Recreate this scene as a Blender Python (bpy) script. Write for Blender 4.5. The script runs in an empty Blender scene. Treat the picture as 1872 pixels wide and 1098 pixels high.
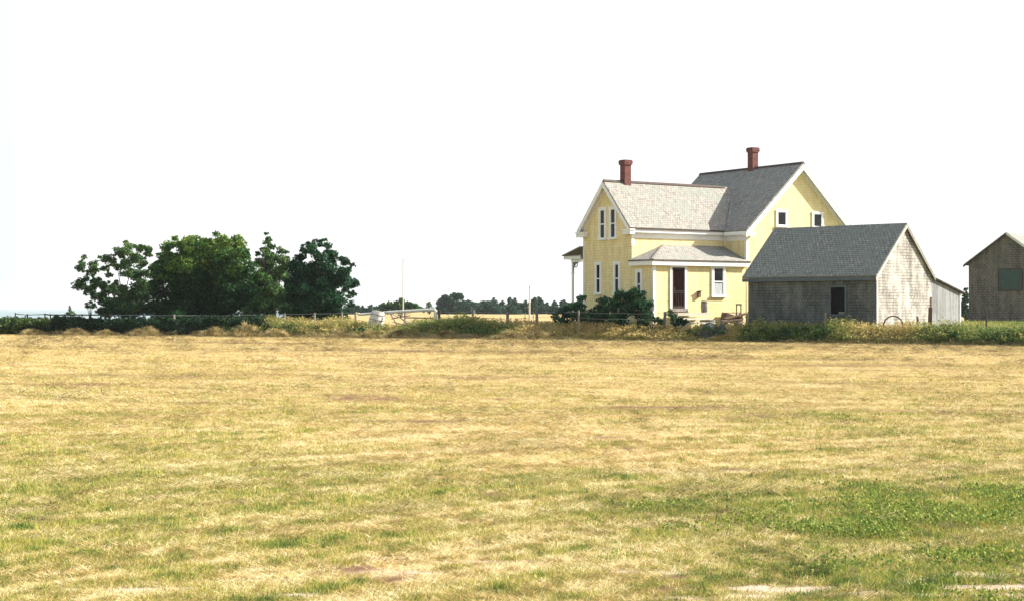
import bpy, math, random
import numpy as np
from mathutils import Vector, Matrix

random.seed(7)
RNG = np.random.default_rng(11)
SC = bpy.context.scene
COL = SC.collection
rad = math.radians

# ------------------------------------------------------------------ camera
F_PX = 2800.0          # focal length in photo pixels (photo is 1872 wide)
CAM_H = 1.65
cam_d = bpy.data.cameras.new("camera")
cam = bpy.data.objects.new("camera", cam_d)
COL.objects.link(cam)
cam_d.sensor_width = 36.0
cam_d.lens = 36.0 * F_PX / 1872.0
cam_d.clip_start = 0.1
cam_d.clip_end = 30000
cam.location = (0, 0, CAM_H)
cam.rotation_euler = (rad(90) + math.atan(11 / F_PX), 0, 0)
SC.camera = cam

# ------------------------------------------------------------------ sky and sun
SUN_EL, SUN_AZ = 32.5, 9.0      # azimuth measured from +X towards +Y
w = bpy.data.worlds.new("World")
SC.world = w
w.use_nodes = True
nt = w.node_tree
nt.nodes.clear()
out = nt.nodes.new("ShaderNodeOutputWorld")
bg = nt.nodes.new("ShaderNodeBackground")
sky = nt.nodes.new("ShaderNodeTexSky")
sky.sky_type = 'NISHITA'
sky.sun_disc = False
sky.sun_elevation = rad(SUN_EL)
sky.sun_rotation = rad(90 - SUN_AZ)
sky.dust_density = 3.0
tc = nt.nodes.new("ShaderNodeTexCoord")
sep = nt.nodes.new("ShaderNodeSeparateXYZ")
mr = nt.nodes.new("ShaderNodeMapRange")
mr.interpolation_type = 'SMOOTHSTEP'
mr.inputs['From Min'].default_value = 0.20
mr.inputs['From Max'].default_value = 0.75
mr.inputs['To Min'].default_value = 0.97
mr.inputs['To Max'].default_value = 0.15
mix = nt.nodes.new("ShaderNodeMix")
mix.data_type = 'RGBA'
# summer haze: a milky white lower sky, faintly green-blue away from the sun
tint = nt.nodes.new("ShaderNodeMapRange")
tint.interpolation_type = 'SMOOTHSTEP'
tint.inputs['From Min'].default_value = -0.40
tint.inputs['From Max'].default_value = -0.22
hz = nt.nodes.new("ShaderNodeMix")
hz.data_type = 'RGBA'
hz.inputs['A'].default_value = (3.45, 4.05, 3.95, 1)
hz.inputs['B'].default_value = (4.9, 4.9, 4.85, 1)
bg.inputs['Strength'].default_value = 0.10
L = nt.links.new
L(tc.outputs['Generated'], sep.inputs[0])
L(sep.outputs['Z'], mr.inputs['Value'])
L(sep.outputs['X'], tint.inputs['Value'])
L(tint.outputs['Result'], hz.inputs['Factor'])
L(mr.outputs['Result'], mix.inputs['Factor'])
L(sky.outputs['Color'], mix.inputs['A'])
L(hz.outputs['Result'], mix.inputs['B'])
L(mix.outputs['Result'], bg.inputs['Color'])
L(bg.outputs[0], out.inputs[0])

sun_d = bpy.data.lights.new("sun", 'SUN')
sun_d.energy = 5.0
sun_d.angle = rad(0.53)
sun_d.color = (1.0, 0.95, 0.86)
sun = bpy.data.objects.new("sun", sun_d)
COL.objects.link(sun)
S = Vector((math.cos(rad(SUN_EL)) * math.cos(rad(SUN_AZ)), math.cos(rad(SUN_EL)) * math.sin(rad(SUN_AZ)), math.sin(rad(SUN_EL))))
sun.rotation_euler = S.to_track_quat('Z', 'Y').to_euler()
sun.location = (60, 20, 60)

SC.view_settings.view_transform = 'Standard'
SC.view_settings.look = 'None'
SC.view_settings.gamma = 1.0
SC.view_settings.exposure = 1.25
SC.render.engine = 'CYCLES'

# ------------------------------------------------------------------ helpers
def smooth(a, b, x):
    t = np.clip((np.asarray(x, dtype=float) - a) / (b - a), 0, 1)
    return t * t * (3 - 2 * t)

_perm = np.random.default_rng(5).random((256, 256))
def vnoise(x, y):
    x = np.asarray(x, float); y = np.asarray(y, float)
    xi = np.floor(x).astype(int); yi = np.floor(y).astype(int)
    fx = x - xi; fy = y - yi
    fx = fx * fx * (3 - 2 * fx); fy = fy * fy * (3 - 2 * fy)
    g = lambda a, b: _perm[a & 255, b & 255]
    return (g(xi, yi) * (1 - fx) + g(xi + 1, yi) * fx) * (1 - fy) + (g(xi, yi + 1) * (1 - fx) + g(xi + 1, yi + 1) * fx) * fy
def fbm(x, y, o=4):
    s = 0; a = 0.5; t = 0
    for i in range(o):
        s = s + a * vnoise(x * 2 ** i + 17.3 * i, y * 2 ** i + 9.1 * i); t += a; a *= 0.5
    return s / t

def edge_y(x):
    """far edge of the mown field, as a function of x"""
    x = np.asarray(x, float)
    xc = np.clip(x, -40, 32)
    base = 77 - 0.545 * xc - 0.00477 * xc ** 2
    return base + (x - xc) * (-0.545 - 0.00954 * xc)

def coast_x(y):
    return np.interp(np.asarray(y, float), [-3000, 40, 100, 135, 200, 350, 800, 6000], [-300, -95, -52, -36, -33, -48, -60, -60])

def ground_z(x, y):
    x = np.asarray(x, float); y = np.asarray(y, float)
    beyond = smooth(0.0, 9.0, y - edge_y(x))
    rise = 0.75 * np.exp(-(((x - 15) / 12) ** 2 + ((y - 88) / 12) ** 2) * 0.5) + 0.5 * np.exp(-(((x - 36) / 9) ** 2 + ((y - 103) / 14) ** 2) * 0.5)
    return rise * beyond

def P3(px, py, Y):
    return Vector(((px - 936) / F_PX * Y, Y, CAM_H + (560 - py) / F_PX * Y))

def tag(o, label=None, cat=None, group=None, kind=None):
    if label: o['label'] = label
    if cat: o['category'] = cat
    if group: o['group'] = group
    if kind: o['kind'] = kind
    return o

def empty(name, loc, rz=0.0, label=None, cat=None, group=None):
    o = bpy.data.objects.new(name, None)
    o.empty_display_size = 0.5
    COL.objects.link(o)
    o.location = loc
    o.rotation_euler = (0, 0, rz)
    return tag(o, label, cat, group)

def copy_tree(o, parent=None):
    c = o.copy()
    COL.objects.link(c)
    c.parent = parent
    for ch in list(o.children):
        copy_tree(ch, c)
    return c

class MB:
    """collects polygons with planar UVs in metres and links them as one mesh object"""
    def __init__(self): self.v = []; self.f = []; self.uv = []
    def poly(self, pts, uvs=None):
        pts = [Vector(p) for p in pts]
        i = len(self.v)
        self.v += pts
        self.f.append(list(range(i, i + len(pts))))
        if uvs is None:
            n = Vector((0, 0, 0))
            for k in range(len(pts)):
                a = pts[k]; b = pts[(k + 1) % len(pts)]
                n += Vector(((a.y - b.y) * (a.z + b.z), (a.z - b.z) * (a.x + b.x), (a.x - b.x) * (a.y + b.y)))
            if n.length < 1e-9: n = Vector((0, 0, 1))
            n.normalize()
            h = Vector((0, 0, 1)).cross(n)
            if h.length < 0.05: h = Vector((1, 0, 0))
            h.normalize()
            q = n.cross(h)
            uvs = [(p.dot(h), p.dot(q)) for p in pts]
        self.uv += uvs
    def hexa(self, b, t):
        """bottom 4 and top 4 points, counter-clockwise seen from above"""
        self.poly([b[3], b[2], b[1], b[0]]); self.poly(t)
        for k in range(4):
            j = (k + 1) % 4
            self.poly([b[k], b[j], t[j], t[k]])
    def box(self, x0, x1, y0, y1, z0, z1):
        self.hexa([(x0, y0, z0), (x1, y0, z0), (x1, y1, z0), (x0, y1, z0)], [(x0, y0, z1), (x1, y0, z1), (x1, y1, z1), (x0, y1, z1)])
    def obox(self, c, ax, ay, az, sx, sy, sz):
        c = Vector(c); ax = Vector(ax).normalized() * sx / 2; ay = Vector(ay).normalized() * sy / 2; az = Vector(az).normalized() * sz / 2
        b = [c - ax - ay - az, c + ax - ay - az, c + ax + ay - az, c - ax + ay - az]
        self.hexa(b, [p + 2 * az for p in b])
    def beam(self, a, b, wd, ht, up=(0, 0, 1)):
        a = Vector(a); b = Vector(b); d = (b - a); l = d.length; d.normalize()
        s = d.cross(Vector(up))
        if s.length < 1e-3: s = d.cross(Vector((1, 0, 0)))
        s.normalize(); u = s.cross(d)
        self.obox((a + b) / 2, d, s, u, l, wd, ht)
    def prism(self, pts, off):
        off = Vector(off); a = [Vector(p) for p in pts]; b = [p + off for p in a]
        self.poly(a[::-1]); self.poly(b)
        for k in range(len(a)):
            j = (k + 1) % len(a)
            self.poly([a[k], a[j], b[j], b[k]])
    def tube(self, pts, radii, n=8, cap=True):
        rings = []
        for k, p in enumerate(pts):
            p = Vector(p)
            d = Vector(pts[min(k + 1, len(pts) - 1)]) - Vector(pts[max(k - 1, 0)])
            d.normalize()
            s = d.cross(Vector((0.13, 0.97, 0.2))); s.normalize(); u = s.cross(d)
            rings.append([p + (s * math.cos(2 * math.pi * j / n) + u * math.sin(2 * math.pi * j / n)) * radii[k] for j in range(n)])
        i = len(self.v)
        for r in rings: self.v += r
        for k in range(len(rings) - 1):
            for j in range(n):
                j2 = (j + 1) % n
                self.f.append([i + k * n + j, i + k * n + j2, i + (k + 1) * n + j2, i + (k + 1) * n + j])
                self.uv += [(j / n, k), ((j + 1) / n, k), ((j + 1) / n, k + 1), (j / n, k + 1)]
        if cap:
            for r in (rings[0][::-1], rings[-1]): self.poly(r)
    def ring(self, c, ax, ay, R, r, n=28, m=6, a0=0, a1=2 * math.pi):
        c = Vector(c); ax = Vector(ax); ay = Vector(ay)
        pts = [c + ax * R * math.cos(a0 + (a1 - a0) * k / n) + ay * R * math.sin(a0 + (a1 - a0) * k / n) for k in range(n + 1)]
        self.tube(pts, [r] * (n + 1), m)
    def build(self, name, mat, parent=None, smooth_sh=False):
        me = bpy.data.meshes.new(name)
        me.from_pydata([tuple(p) for p in self.v], [], self.f)
        ul = me.uv_layers.new(name="UVMap")
        ul.data.foreach_set("uv", np.array(self.uv, dtype=np.float32).ravel())
        me.materials.append(mat)
        if smooth_sh: me.polygons.foreach_set("use_smooth", [True] * len(me.polygons))
        me.update()
        o = bpy.data.objects.new(name, me)
        COL.objects.link(o)
        o.parent = parent
        return o

def np_mesh(name, verts, k, cols, mat, parent=None, extra=None):
    """verts (N*k,3): N separate k-gons; cols (N,) value 0..1 stored per point as 'tone'"""
    n = len(verts) // k
    me = bpy.data.meshes.new(name)
    me.vertices.add(n * k); me.loops.add(n * k); me.polygons.add(n)
    me.vertices.foreach_set("co", np.ascontiguousarray(verts, dtype=np.float32).ravel())
    me.loops.foreach_set("vertex_index", np.arange(n * k, dtype=np.int32))
    me.polygons.foreach_set("loop_start", np.arange(0, n * k, k, dtype=np.int32))
    me.update(calc_edges=True)
    a = me.attributes.new("tone", 'FLOAT', 'POINT')
    a.data.foreach_set("value", np.repeat(np.asarray(cols, dtype=np.float32), k))
    if extra is not None:
        a = me.attributes.new("kindmix", 'FLOAT', 'POINT')
        a.data.foreach_set("value", np.repeat(np.asarray(extra, dtype=np.float32), k))
    me.materials.append(mat)
    o = bpy.data.objects.new(name, me)
    COL.objects.link(o)
    o.parent = parent
    return o

# ------------------------------------------------------------------ materials
def new_mat(name, rough=0.9, spec=0.2):
    m = bpy.data.materials.new(name); m.use_nodes = True
    b = m.node_tree.nodes['Principled BSDF']
    b.inputs['Roughness'].default_value = rough
    b.inputs['Specular IOR Level'].default_value = spec
    return m, m.node_tree, b

def ramp(nt, stops, src, interp='LINEAR'):
    r = nt.nodes.new("ShaderNodeValToRGB")
    r.color_ramp.interpolation = interp
    el = r.color_ramp.elements
    while len(el) < len(stops): el.new(0.5)
    for e, (p, c) in zip(el, stops): e.position = p; e.color = (*c, 1)
    nt.links.new(src, r.inputs[0])
    return r.outputs[0]

def noise(nt, vec, scale, detail=4, rough=0.55, dist=0):
    n = nt.nodes.new("ShaderNodeTexNoise")
    n.inputs['Scale'].default_value = scale; n.inputs['Detail'].default_value = detail
    n.inputs['Roughness'].default_value = rough; n.inputs['Distortion'].default_value = dist
    if vec is not None: nt.links.new(vec, n.inputs['Vector'])
    return n.outputs['Fac']

def mapping(nt, vec, scale=(1, 1, 1), loc=(0, 0, 0)):
    m = nt.nodes.new("ShaderNodeMapping")
    m.inputs['Scale'].default_value = scale; m.inputs['Location'].default_value = loc
    nt.links.new(vec, m.inputs['Vector'])
    return m.outputs[0]

def mixc(nt, fac, a, b, mode='MIX'):
    m = nt.nodes.new("ShaderNodeMix"); m.data_type = 'RGBA'; m.blend_type = mode
    for s, x in (('Factor', fac), ('A', a), ('B', b)):
        if isinstance(x, (int, float)): m.inputs[s].default_value = x
        elif isinstance(x, tuple): m.inputs[s].default_value = (*x, 1)
        else: nt.links.new(x, m.inputs[s])
    return m.outputs['Result']

def bump(nt, h, b, strength=0.4, dist=0.02):
    n = nt.nodes.new("ShaderNodeBump")
    n.inputs['Strength'].default_value = strength; n.inputs['Distance'].default_value = dist
    nt.links.new(h, n.inputs['Height']); nt.links.new(n.outputs[0], b.inputs['Normal'])

def shingle_mat(name, c1, c2, gap, course=0.14, width=0.17, blotch=None, vary=0.5, mort=0.012, streak=0.0):
    m, nt, b = new_mat(name, 0.92, 0.12)
    tcn = nt.nodes.new("ShaderNodeTexCoord")
    br = nt.nodes.new("ShaderNodeTexBrick")
    br.offset = 0.47; br.offset_frequency = 2; br.squash = 1
    br.inputs['Scale'].default_value = 1
    br.inputs['Brick Width'].default_value = width; br.inputs['Row Height'].default_value = course
    br.inputs['Mortar Size'].default_value = mort; br.inputs['Mortar Smooth'].default_value = 0.3
    br.inputs['Bias'].default_value = 0
    br.inputs['Color1'].default_value = (*c1, 1); br.inputs['Color2'].default_value = (*c2, 1)
    br.inputs['Mortar'].default_value = (*gap, 1)
    wob = nt.nodes.new("ShaderNodeVectorMath"); wob.operation = 'MULTIPLY_ADD'
    nn = nt.nodes.new("ShaderNodeTexNoise"); nn.inputs['Scale'].default_value = 1.1
    nt.links.new(tcn.outputs['UV'], nn.inputs['Vector'])
    nt.links.new(nn.outputs['Color'], wob.inputs[0]); wob.inputs[1].default_value = (0.05, 0.05, 0); nt.links.new(tcn.outputs['UV'], wob.inputs[2])
    nt.links.new(wob.outputs[0], br.inputs['Vector'])
    col = br.outputs['Color']
    big = noise(nt, tcn.outputs['UV'], 0.8, 5, 0.7)
    fine = noise(nt, mapping(nt, tcn.outputs['UV'], (7, 3, 1)), 1.0, 3, 0.7)
    g1 = ramp(nt, [(0.3, (1 - vary,) * 3), (0.7, (1 + vary * 0.6,) * 3)], fine)
    col = mixc(nt, 1.0, col, g1, 'MULTIPLY')
    if blotch: col = mixc(nt, ramp(nt, [(0.42, (0, 0, 0)), (0.66, (0.8, 0.8, 0.8))], big), col, blotch)
    if streak:
        st = noise(nt, mapping(nt, tcn.outputs['UV'], (2.4, 0.28, 1)), 1.0, 4, 0.6)
        col = mixc(nt, 1.0, col, ramp(nt, [(0.38, (1 - streak,) * 3), (0.58, (1, 1, 1))], st), 'MULTIPLY')
    nt.links.new(col, b.inputs['Base Color'])
    inv = nt.nodes.new("ShaderNodeMath"); inv.operation = 'SUBTRACT'; inv.inputs[0].default_value = 1; nt.links.new(br.outputs['Fac'], inv.inputs[1])
    bump(nt, inv.outputs[0], b, 0.5, 0.015)
    return m

def rough_mat(name, c1, c2, scale=3, rough=0.85, spec=0.2, stretch=(1, 1, 1), bmp=0.3):
    m, nt, b = new_mat(name, rough, spec)
    tcn = nt.nodes.new("ShaderNodeTexCoord")
    n = noise(nt, mapping(nt, tcn.outputs['Object'], stretch), scale, 5, 0.65)
    nt.links.new(ramp(nt, [(0.3, c1), (0.7, c2)], n), b.inputs['Base Color'])
    bump(nt, n, b, bmp, 0.02)
    return m

def leaf_mat(name, stops, transl=0.25):
    m, nt, b = new_mat(name, 0.75, 0.15)
    at = nt.nodes.new("ShaderNodeAttribute"); at.attribute_name = "tone"
    c = ramp(nt, stops, at.outputs['Fac'])
    nt.links.new(c, b.inputs['Base Color'])
    if transl:
        t = nt.nodes.new("ShaderNodeBsdfTranslucent"); ms = nt.nodes.new("ShaderNodeMixShader")
        nt.links.new(c, t.inputs[0]); ms.inputs[0].default_value = transl
        nt.links.new(b.outputs[0], ms.inputs[1]); nt.links.new(t.outputs[0], ms.inputs[2])
        nt.links.new(ms.outputs[0], nt.nodes['Material Output'].inputs[0])
    return m

M = {}
M['siding'] = shingle_mat('yellow_shingle_siding', (0.84, 0.71, 0.385), (0.80, 0.67, 0.35), (0.64, 0.52, 0.27), 0.14, 1.3, None, 0.13, 0.009, 0.13)
M['trim'] = rough_mat('white_painted_trim', (0.74, 0.74, 0.70), (0.83, 0.83, 0.80), 2.5, 0.6, 0.3)
M['roof'] = shingle_mat('grey_roof_shingle', (0.29, 0.285, 0.255), (0.43, 0.375, 0.325), (0.13, 0.12, 0.11), 0.14, 0.16, (0.26, 0.28, 0.245), 0.45, 0.012)
M['roof_edge'] = rough_mat('roof_edge', (0.06, 0.045, 0.04), (0.12, 0.09, 0.08), 4)
M['shed_wall'] = shingle_mat('weathered_wall_shingle', (0.50, 0.465, 0.41), (0.34, 0.315, 0.28), (0.12, 0.11, 0.10), 0.135, 0.15, (0.62, 0.59, 0.53), 0.4, 0.014, 0.4)  # traces of whitewash, plus sunlight on the shed ends put into the colour
M['shed_front'] = shingle_mat('greenish_grey_wall_shingle', (0.15, 0.165, 0.155), (0.11, 0.125, 0.12), (0.045, 0.048, 0.047), 0.135, 0.15, (0.19, 0.20, 0.18), 0.4, 0.016, 0.35)  # darker, cooler shingle: shade of the long wall put into the colour
M['shed_roof'] = shingle_mat('weathered_roof_shingle', (0.24, 0.255, 0.225), (0.34, 0.345, 0.305), (0.09, 0.09, 0.085), 0.145, 0.18, (0.20, 0.22, 0.19), 0.4, 0.016)
M['boards'] = shingle_mat('vertical_grey_boards', (0.33, 0.33, 0.32), (0.24, 0.24, 0.24), (0.07, 0.07, 0.07), 6.0, 0.16, (0.30, 0.31, 0.31), 0.25, 0.012, 0.3)
M['barn_wall'] = shingle_mat('dark_weathered_barn_shingle', (0.20, 0.175, 0.16), (0.15, 0.14, 0.135), (0.05, 0.04, 0.04), 0.15, 0.3, (0.165, 0.155, 0.135), 0.4, 0.014, 0.35)
M['barn_roof'] = shingle_mat('pale_barn_roof', (0.33, 0.32, 0.29), (0.26, 0.26, 0.24), (0.1, 0.1, 0.1), 0.15, 0.2, None, 0.4)
M['dark_wood'] = rough_mat('dark_weathered_wood', (0.035, 0.03, 0.028), (0.08, 0.065, 0.055), 5, 0.9, 0.1, (1, 1, 0.3))
M['grey_wood'] = rough_mat('grey_weathered_wood', (0.16, 0.145, 0.13), (0.32, 0.29, 0.25), 6, 0.9, 0.1, (1, 1, 0.2))
M['brown_wood'] = rough_mat('brown_wood', (0.07, 0.045, 0.03), (0.16, 0.11, 0.08), 6, 0.85, 0.15)
M['pale_wood'] = rough_mat('pale_bleached_wood', (0.42, 0.38, 0.31), (0.62, 0.57, 0.48), 5, 0.85, 0.15, (0.3, 1, 1))
M['rust'] = rough_mat('rusty_iron', (0.07, 0.035, 0.02), (0.16, 0.09, 0.06), 9, 0.9, 0.2)
M['grey_paint'] = rough_mat('dark_teal_shutter', (0.025, 0.05, 0.048), (0.05, 0.085, 0.08), 3, 0.7, 0.3)
M['bluegrey'] = rough_mat('blue_grey_paint', (0.06, 0.085, 0.10), (0.10, 0.125, 0.14), 3, 0.7, 0.3)
M['whitewash'] = rough_mat('chalky_white', (0.45, 0.44, 0.40), (0.72, 0.72, 0.68), 4, 0.9, 0.1)
M['rock'] = rough_mat('mossy_rock', (0.03, 0.04, 0.032), (0.085, 0.095, 0.085), 7, 0.95, 0.1)
M['curtain'] = rough_mat('white_curtain', (0.35, 0.38, 0.38), (0.6, 0.62, 0.62), 6, 0.9, 0.1, (3, 3, 0.4))
M['screen'] = rough_mat('brown_screen_mesh', (0.006, 0.002, 0.002), (0.016, 0.006, 0.005), 8, 1.0, 0.03)
M['wire'] = rough_mat('galvanised_wire', (0.18, 0.18, 0.17), (0.28, 0.28, 0.27), 8, 0.6, 0.4)
m, nt_, b_ = new_mat('window_glass', 0.12, 0.22)
b_.inputs['Base Color'].default_value = (0.012, 0.014, 0.016, 1)
M['glass'] = m
m, nt_, b_ = new_mat('dark_opening', 0.95, 0.02)
b_.inputs['Base Color'].default_value = (0.006, 0.007, 0.007, 1)
M['void'] = m
# brick
m, nt_, b_ = new_mat('red_brick', 0.9, 0.1)
tcn = nt_.nodes.new("ShaderNodeTexCoord"); br = nt_.nodes.new("ShaderNodeTexBrick")
br.inputs['Scale'].default_value = 1; br.inputs['Brick Width'].default_value = 0.2; br.inputs['Row Height'].default_value = 0.075
br.inputs['Mortar Size'].default_value = 0.009
br.inputs['Color1'].default_value = (0.17, 0.055, 0.045, 1); br.inputs['Color2'].default_value = (0.12, 0.04, 0.036, 1); br.inputs['Mortar'].default_value = (0.16, 0.12, 0.11, 1)
nt_.links.new(tcn.outputs['UV'], br.inputs['Vector'])
nt_.links.new(mixc(nt_, 1.0, br.outputs['Color'], ramp(nt_, [(0.3, (0.65, 0.65, 0.65)), (0.7, (1.25, 1.2, 1.2))], noise(nt_, tcn.outputs['UV'], 5)), 'MULTIPLY'), b_.inputs['Base Color'])
M['brick'] = m

M['leaf_dark'] = leaf_mat('dark_foliage', [(0.0, (0.006, 0.030, 0.014)), (0.5, (0.018, 0.072, 0.030)), (1.0, (0.060, 0.160, 0.058))])
M['leaf_mid'] = leaf_mat('mid_foliage', [(0.0, (0.008, 0.038, 0.010)), (0.45, (0.028, 0.095, 0.022)), (0.75, (0.11, 0.205, 0.035)), (1.0, (0.22, 0.29, 0.06))])
M['leaf_loose'] = leaf_mat('loose_foliage', [(0.0, (0.016, 0.050, 0.024)), (0.5, (0.048, 0.115, 0.040)), (1.0, (0.16, 0.24, 0.06))])
M['leaf_light'] = leaf_mat('light_foliage', [(0.0, (0.025, 0.07, 0.02)), (0.5, (0.075, 0.155, 0.045)), (1.0, (0.18, 0.25, 0.08))])
M['leaf_far'] = leaf_mat('far_foliage', [(0.0, (0.012, 0.040, 0.028)), (0.5, (0.026, 0.075, 0.045)), (1.0, (0.065, 0.13, 0.065))])
M['leaf_hedge'] = leaf_mat('hedge_foliage', [(0.0, (0.009, 0.026, 0.014)), (0.45, (0.026, 0.065, 0.024)), (0.8, (0.075, 0.13, 0.030)), (1.0, (0.16, 0.19, 0.05))])
M['weed'] = leaf_mat('weeds', [(0.0, (0.030, 0.070, 0.020)), (0.3, (0.09, 0.16, 0.040)), (0.55, (0.24, 0.26, 0.075)), (0.8, (0.42, 0.34, 0.12)), (1.0, (0.55, 0.40, 0.17))], 0.3)
M['straw'] = leaf_mat('straw', [(0.0, (0.085, 0.065, 0.03)), (0.5, (0.42, 0.34, 0.14)), (1.0, (0.66, 0.55, 0.30))], 0.15)
M['grass'] = leaf_mat('field_grass', [(0.0, (0.070, 0.14, 0.030)), (0.22, (0.21, 0.28, 0.055)), (0.42, (0.45, 0.43, 0.10)), (0.55, (0.27, 0.17, 0.08)), (0.68, (0.56, 0.40, 0.15)), (0.85, (0.71, 0.55, 0.255)), (1.0, (0.80, 0.68, 0.40))], 0.25)
M['bark'] = rough_mat('grey_bark', (0.05, 0.04, 0.03), (0.12, 0.10, 0.08), 8, 0.95, 0.05, (1, 1, 0.2))
M['bark_pale'] = rough_mat('pale_bark', (0.2, 0.18, 0.13), (0.34, 0.31, 0.22), 8, 0.95, 0.05, (1, 1, 0.2))
#MARK_GROUND
# ------------------------------------------------------------------ ground
def greenness(x, y):
    """0 straw .. 1 green, the pattern of the regrowth on the field"""
    x = np.asarray(x, float); y = np.asarray(y, float)
    px = 936 + x / np.maximum(y, 1) * F_PX
    g = 0.08 + 0.17 * smooth(22, 9, y) + 0.05 * smooth(45, 20, y)
    patch = np.exp(-(((x - 3.8) / 2.2) ** 2 + ((y - 12.2) / 1.6) ** 2)) * 0.56
    patch = patch + np.exp(-(((x - 1.9) / 1.2) ** 2 + ((y - 12.6) / 0.5) ** 2)) * 0.25
    patch = patch + np.exp(-(((x - 3.2) / 1.6) ** 2 + ((y - 9.2) / 0.9) ** 2)) * 0.48
    patch = patch + np.exp(-(((x + 0.1) / 0.7) ** 2 + ((y - 14.2 - 0.9 * x) / 0.4) ** 2)) * 0.45
    patch = patch + np.exp(-(((x - 1.1) / 0.4) ** 2 + ((y - 14.8) / 0.4) ** 2)) * 0.25
    patch = patch + np.exp(-(((x + 3.5) / 2.5) ** 2 + ((y - 13) / 4) ** 2)) * 0.15
    patch = patch - np.exp(-(((x + 0.8) / 0.8) ** 2 + ((y - 9.6) / 0.7) ** 2)) * 0.25
    patch = patch - np.exp(-(((x - 1.0) / 2.5) ** 2 + ((y - 17.5) / 2.0) ** 2)) * 0.12
    return g + patch

def row_coord(x, y):
    gs = 0.9 - 1.42 * smooth(11, 34, y)
    return np.asarray(y, float) - gs * np.asarray(x, float)

def soil_mask(x, y):
    """bare pale soil patches near the lower right and reddish ones below the middle"""
    m = 0
    for (cx, cy, rx, ry) in ((1.55, 8.95, .33, .12), (1.80, 9.02, .12, .07), (2.05, 8.80, .28, .06), (2.52, 9.22, .12, .08), (2.85, 9.35, .26, .13), (2.72, 8.95, .30, .10), (2.95, 8.72, .3, .08), (3.1, 9.0, .35, .09), (2.1, 9.45, .10, .05), (1.0, 8.65, .22, .06), (3.3, 9.5, .2, .08), (2.45, 8.75, .25, .06), (2.30, 9.17, .10, .05), (1.35, 8.75, .16, .07), (-2.2, 8.9, .5, .10), (-1.2, 8.75, .35, .08), (-.75, 9.5, .35, .12), (-0.3, 9.9, .5, .07), (-1.6, 9.2, .3, .07), (0.9, 9.5, .3, .10)):
        wgt = 1.0 if cx > 1.2 else 0.62
        m = np.maximum(m, wgt * np.exp(-(((x - cx) / rx) ** 2 + ((y - cy) / ry) ** 2) ** 2))
    return np.clip(m * (3.0 * fbm(x * 9, y * 16, 3) - 0.3), 0, 1)

SPOTS = [(545, 1020, 26, 7), (600, 1043, 30, 8), (655, 1040, 38, 7), (722, 1060, 40, 7), (690, 1025, 34, 6), (740, 1022, 20, 5), (460, 1080, 16, 6), (575, 1052, 16, 6), (135, 996, 30, 6), (205, 1000, 22, 5), (425, 920, 26, 5), (395, 1095, 26, 4), (215, 855, 18, 4), (300, 850, 10, 3), (640, 725, 60, 5), (700, 728, 36, 4), (1290, 960, 14, 4), (1000, 985, 26, 4), (1240, 1060, 40, 8), (1220, 1080, 30, 8), (1090, 975, 26, 3), (720, 641, 190, 2.2), (980, 643, 150, 1.8), (1250, 655, 240, 2.2), (1560, 668, 190, 2.2), (480, 627, 140, 1.2), (1000, 628, 130, 1.6), (1300, 636, 120, 1.6), (240, 686, 220, 1.8), (130, 702, 150, 2.0), (860, 690, 180, 2.0), (1500, 700, 160, 1.8), (1250, 745, 180, 2.4), (760, 770, 120, 2), (1700, 752, 150, 2.6), (1050, 800, 120, 2.2), (560, 830, 110, 2.4), (1350, 858, 110, 3), (300, 905, 60, 3), (1515, 638, 16, 2.4), (850, 950, 24, 4), (330, 688, 30, 3), (1400, 758, 50, 5), (1310, 705, 8, 3), (1110, 620, 8, 2), (780, 612, 10, 2), (1340, 766, 40, 4), (560, 1000, 14, 4), (900, 905, 26, 4), (1150, 820, 16, 3), (910, 730, 12, 3), (1020, 760, 16, 3), (450, 1010, 18, 5), (330, 975, 20, 4), (80, 950, 20, 4)]
def earth_mask(x, y):
    x = np.asarray(x, float); y = np.maximum(np.asarray(y, float), 1)
    m = 0
    for (px, py, rx, ry) in SPOTS:
        cy = CAM_H * F_PX / (py - 560); cx = (px - 936) / F_PX * cy
        wx = rx / F_PX * cy; wy = ry * cy * cy / (CAM_H * F_PX)
        dx = x - cx; dy = y - cy
        m = np.maximum(m, np.exp(-((dx / wx) ** 2 + (dy / wy) ** 2)))
    return np.clip(m * (2.2 * fbm(x * 5, y * 5, 3) - 0.1), 0, 1)

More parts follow.
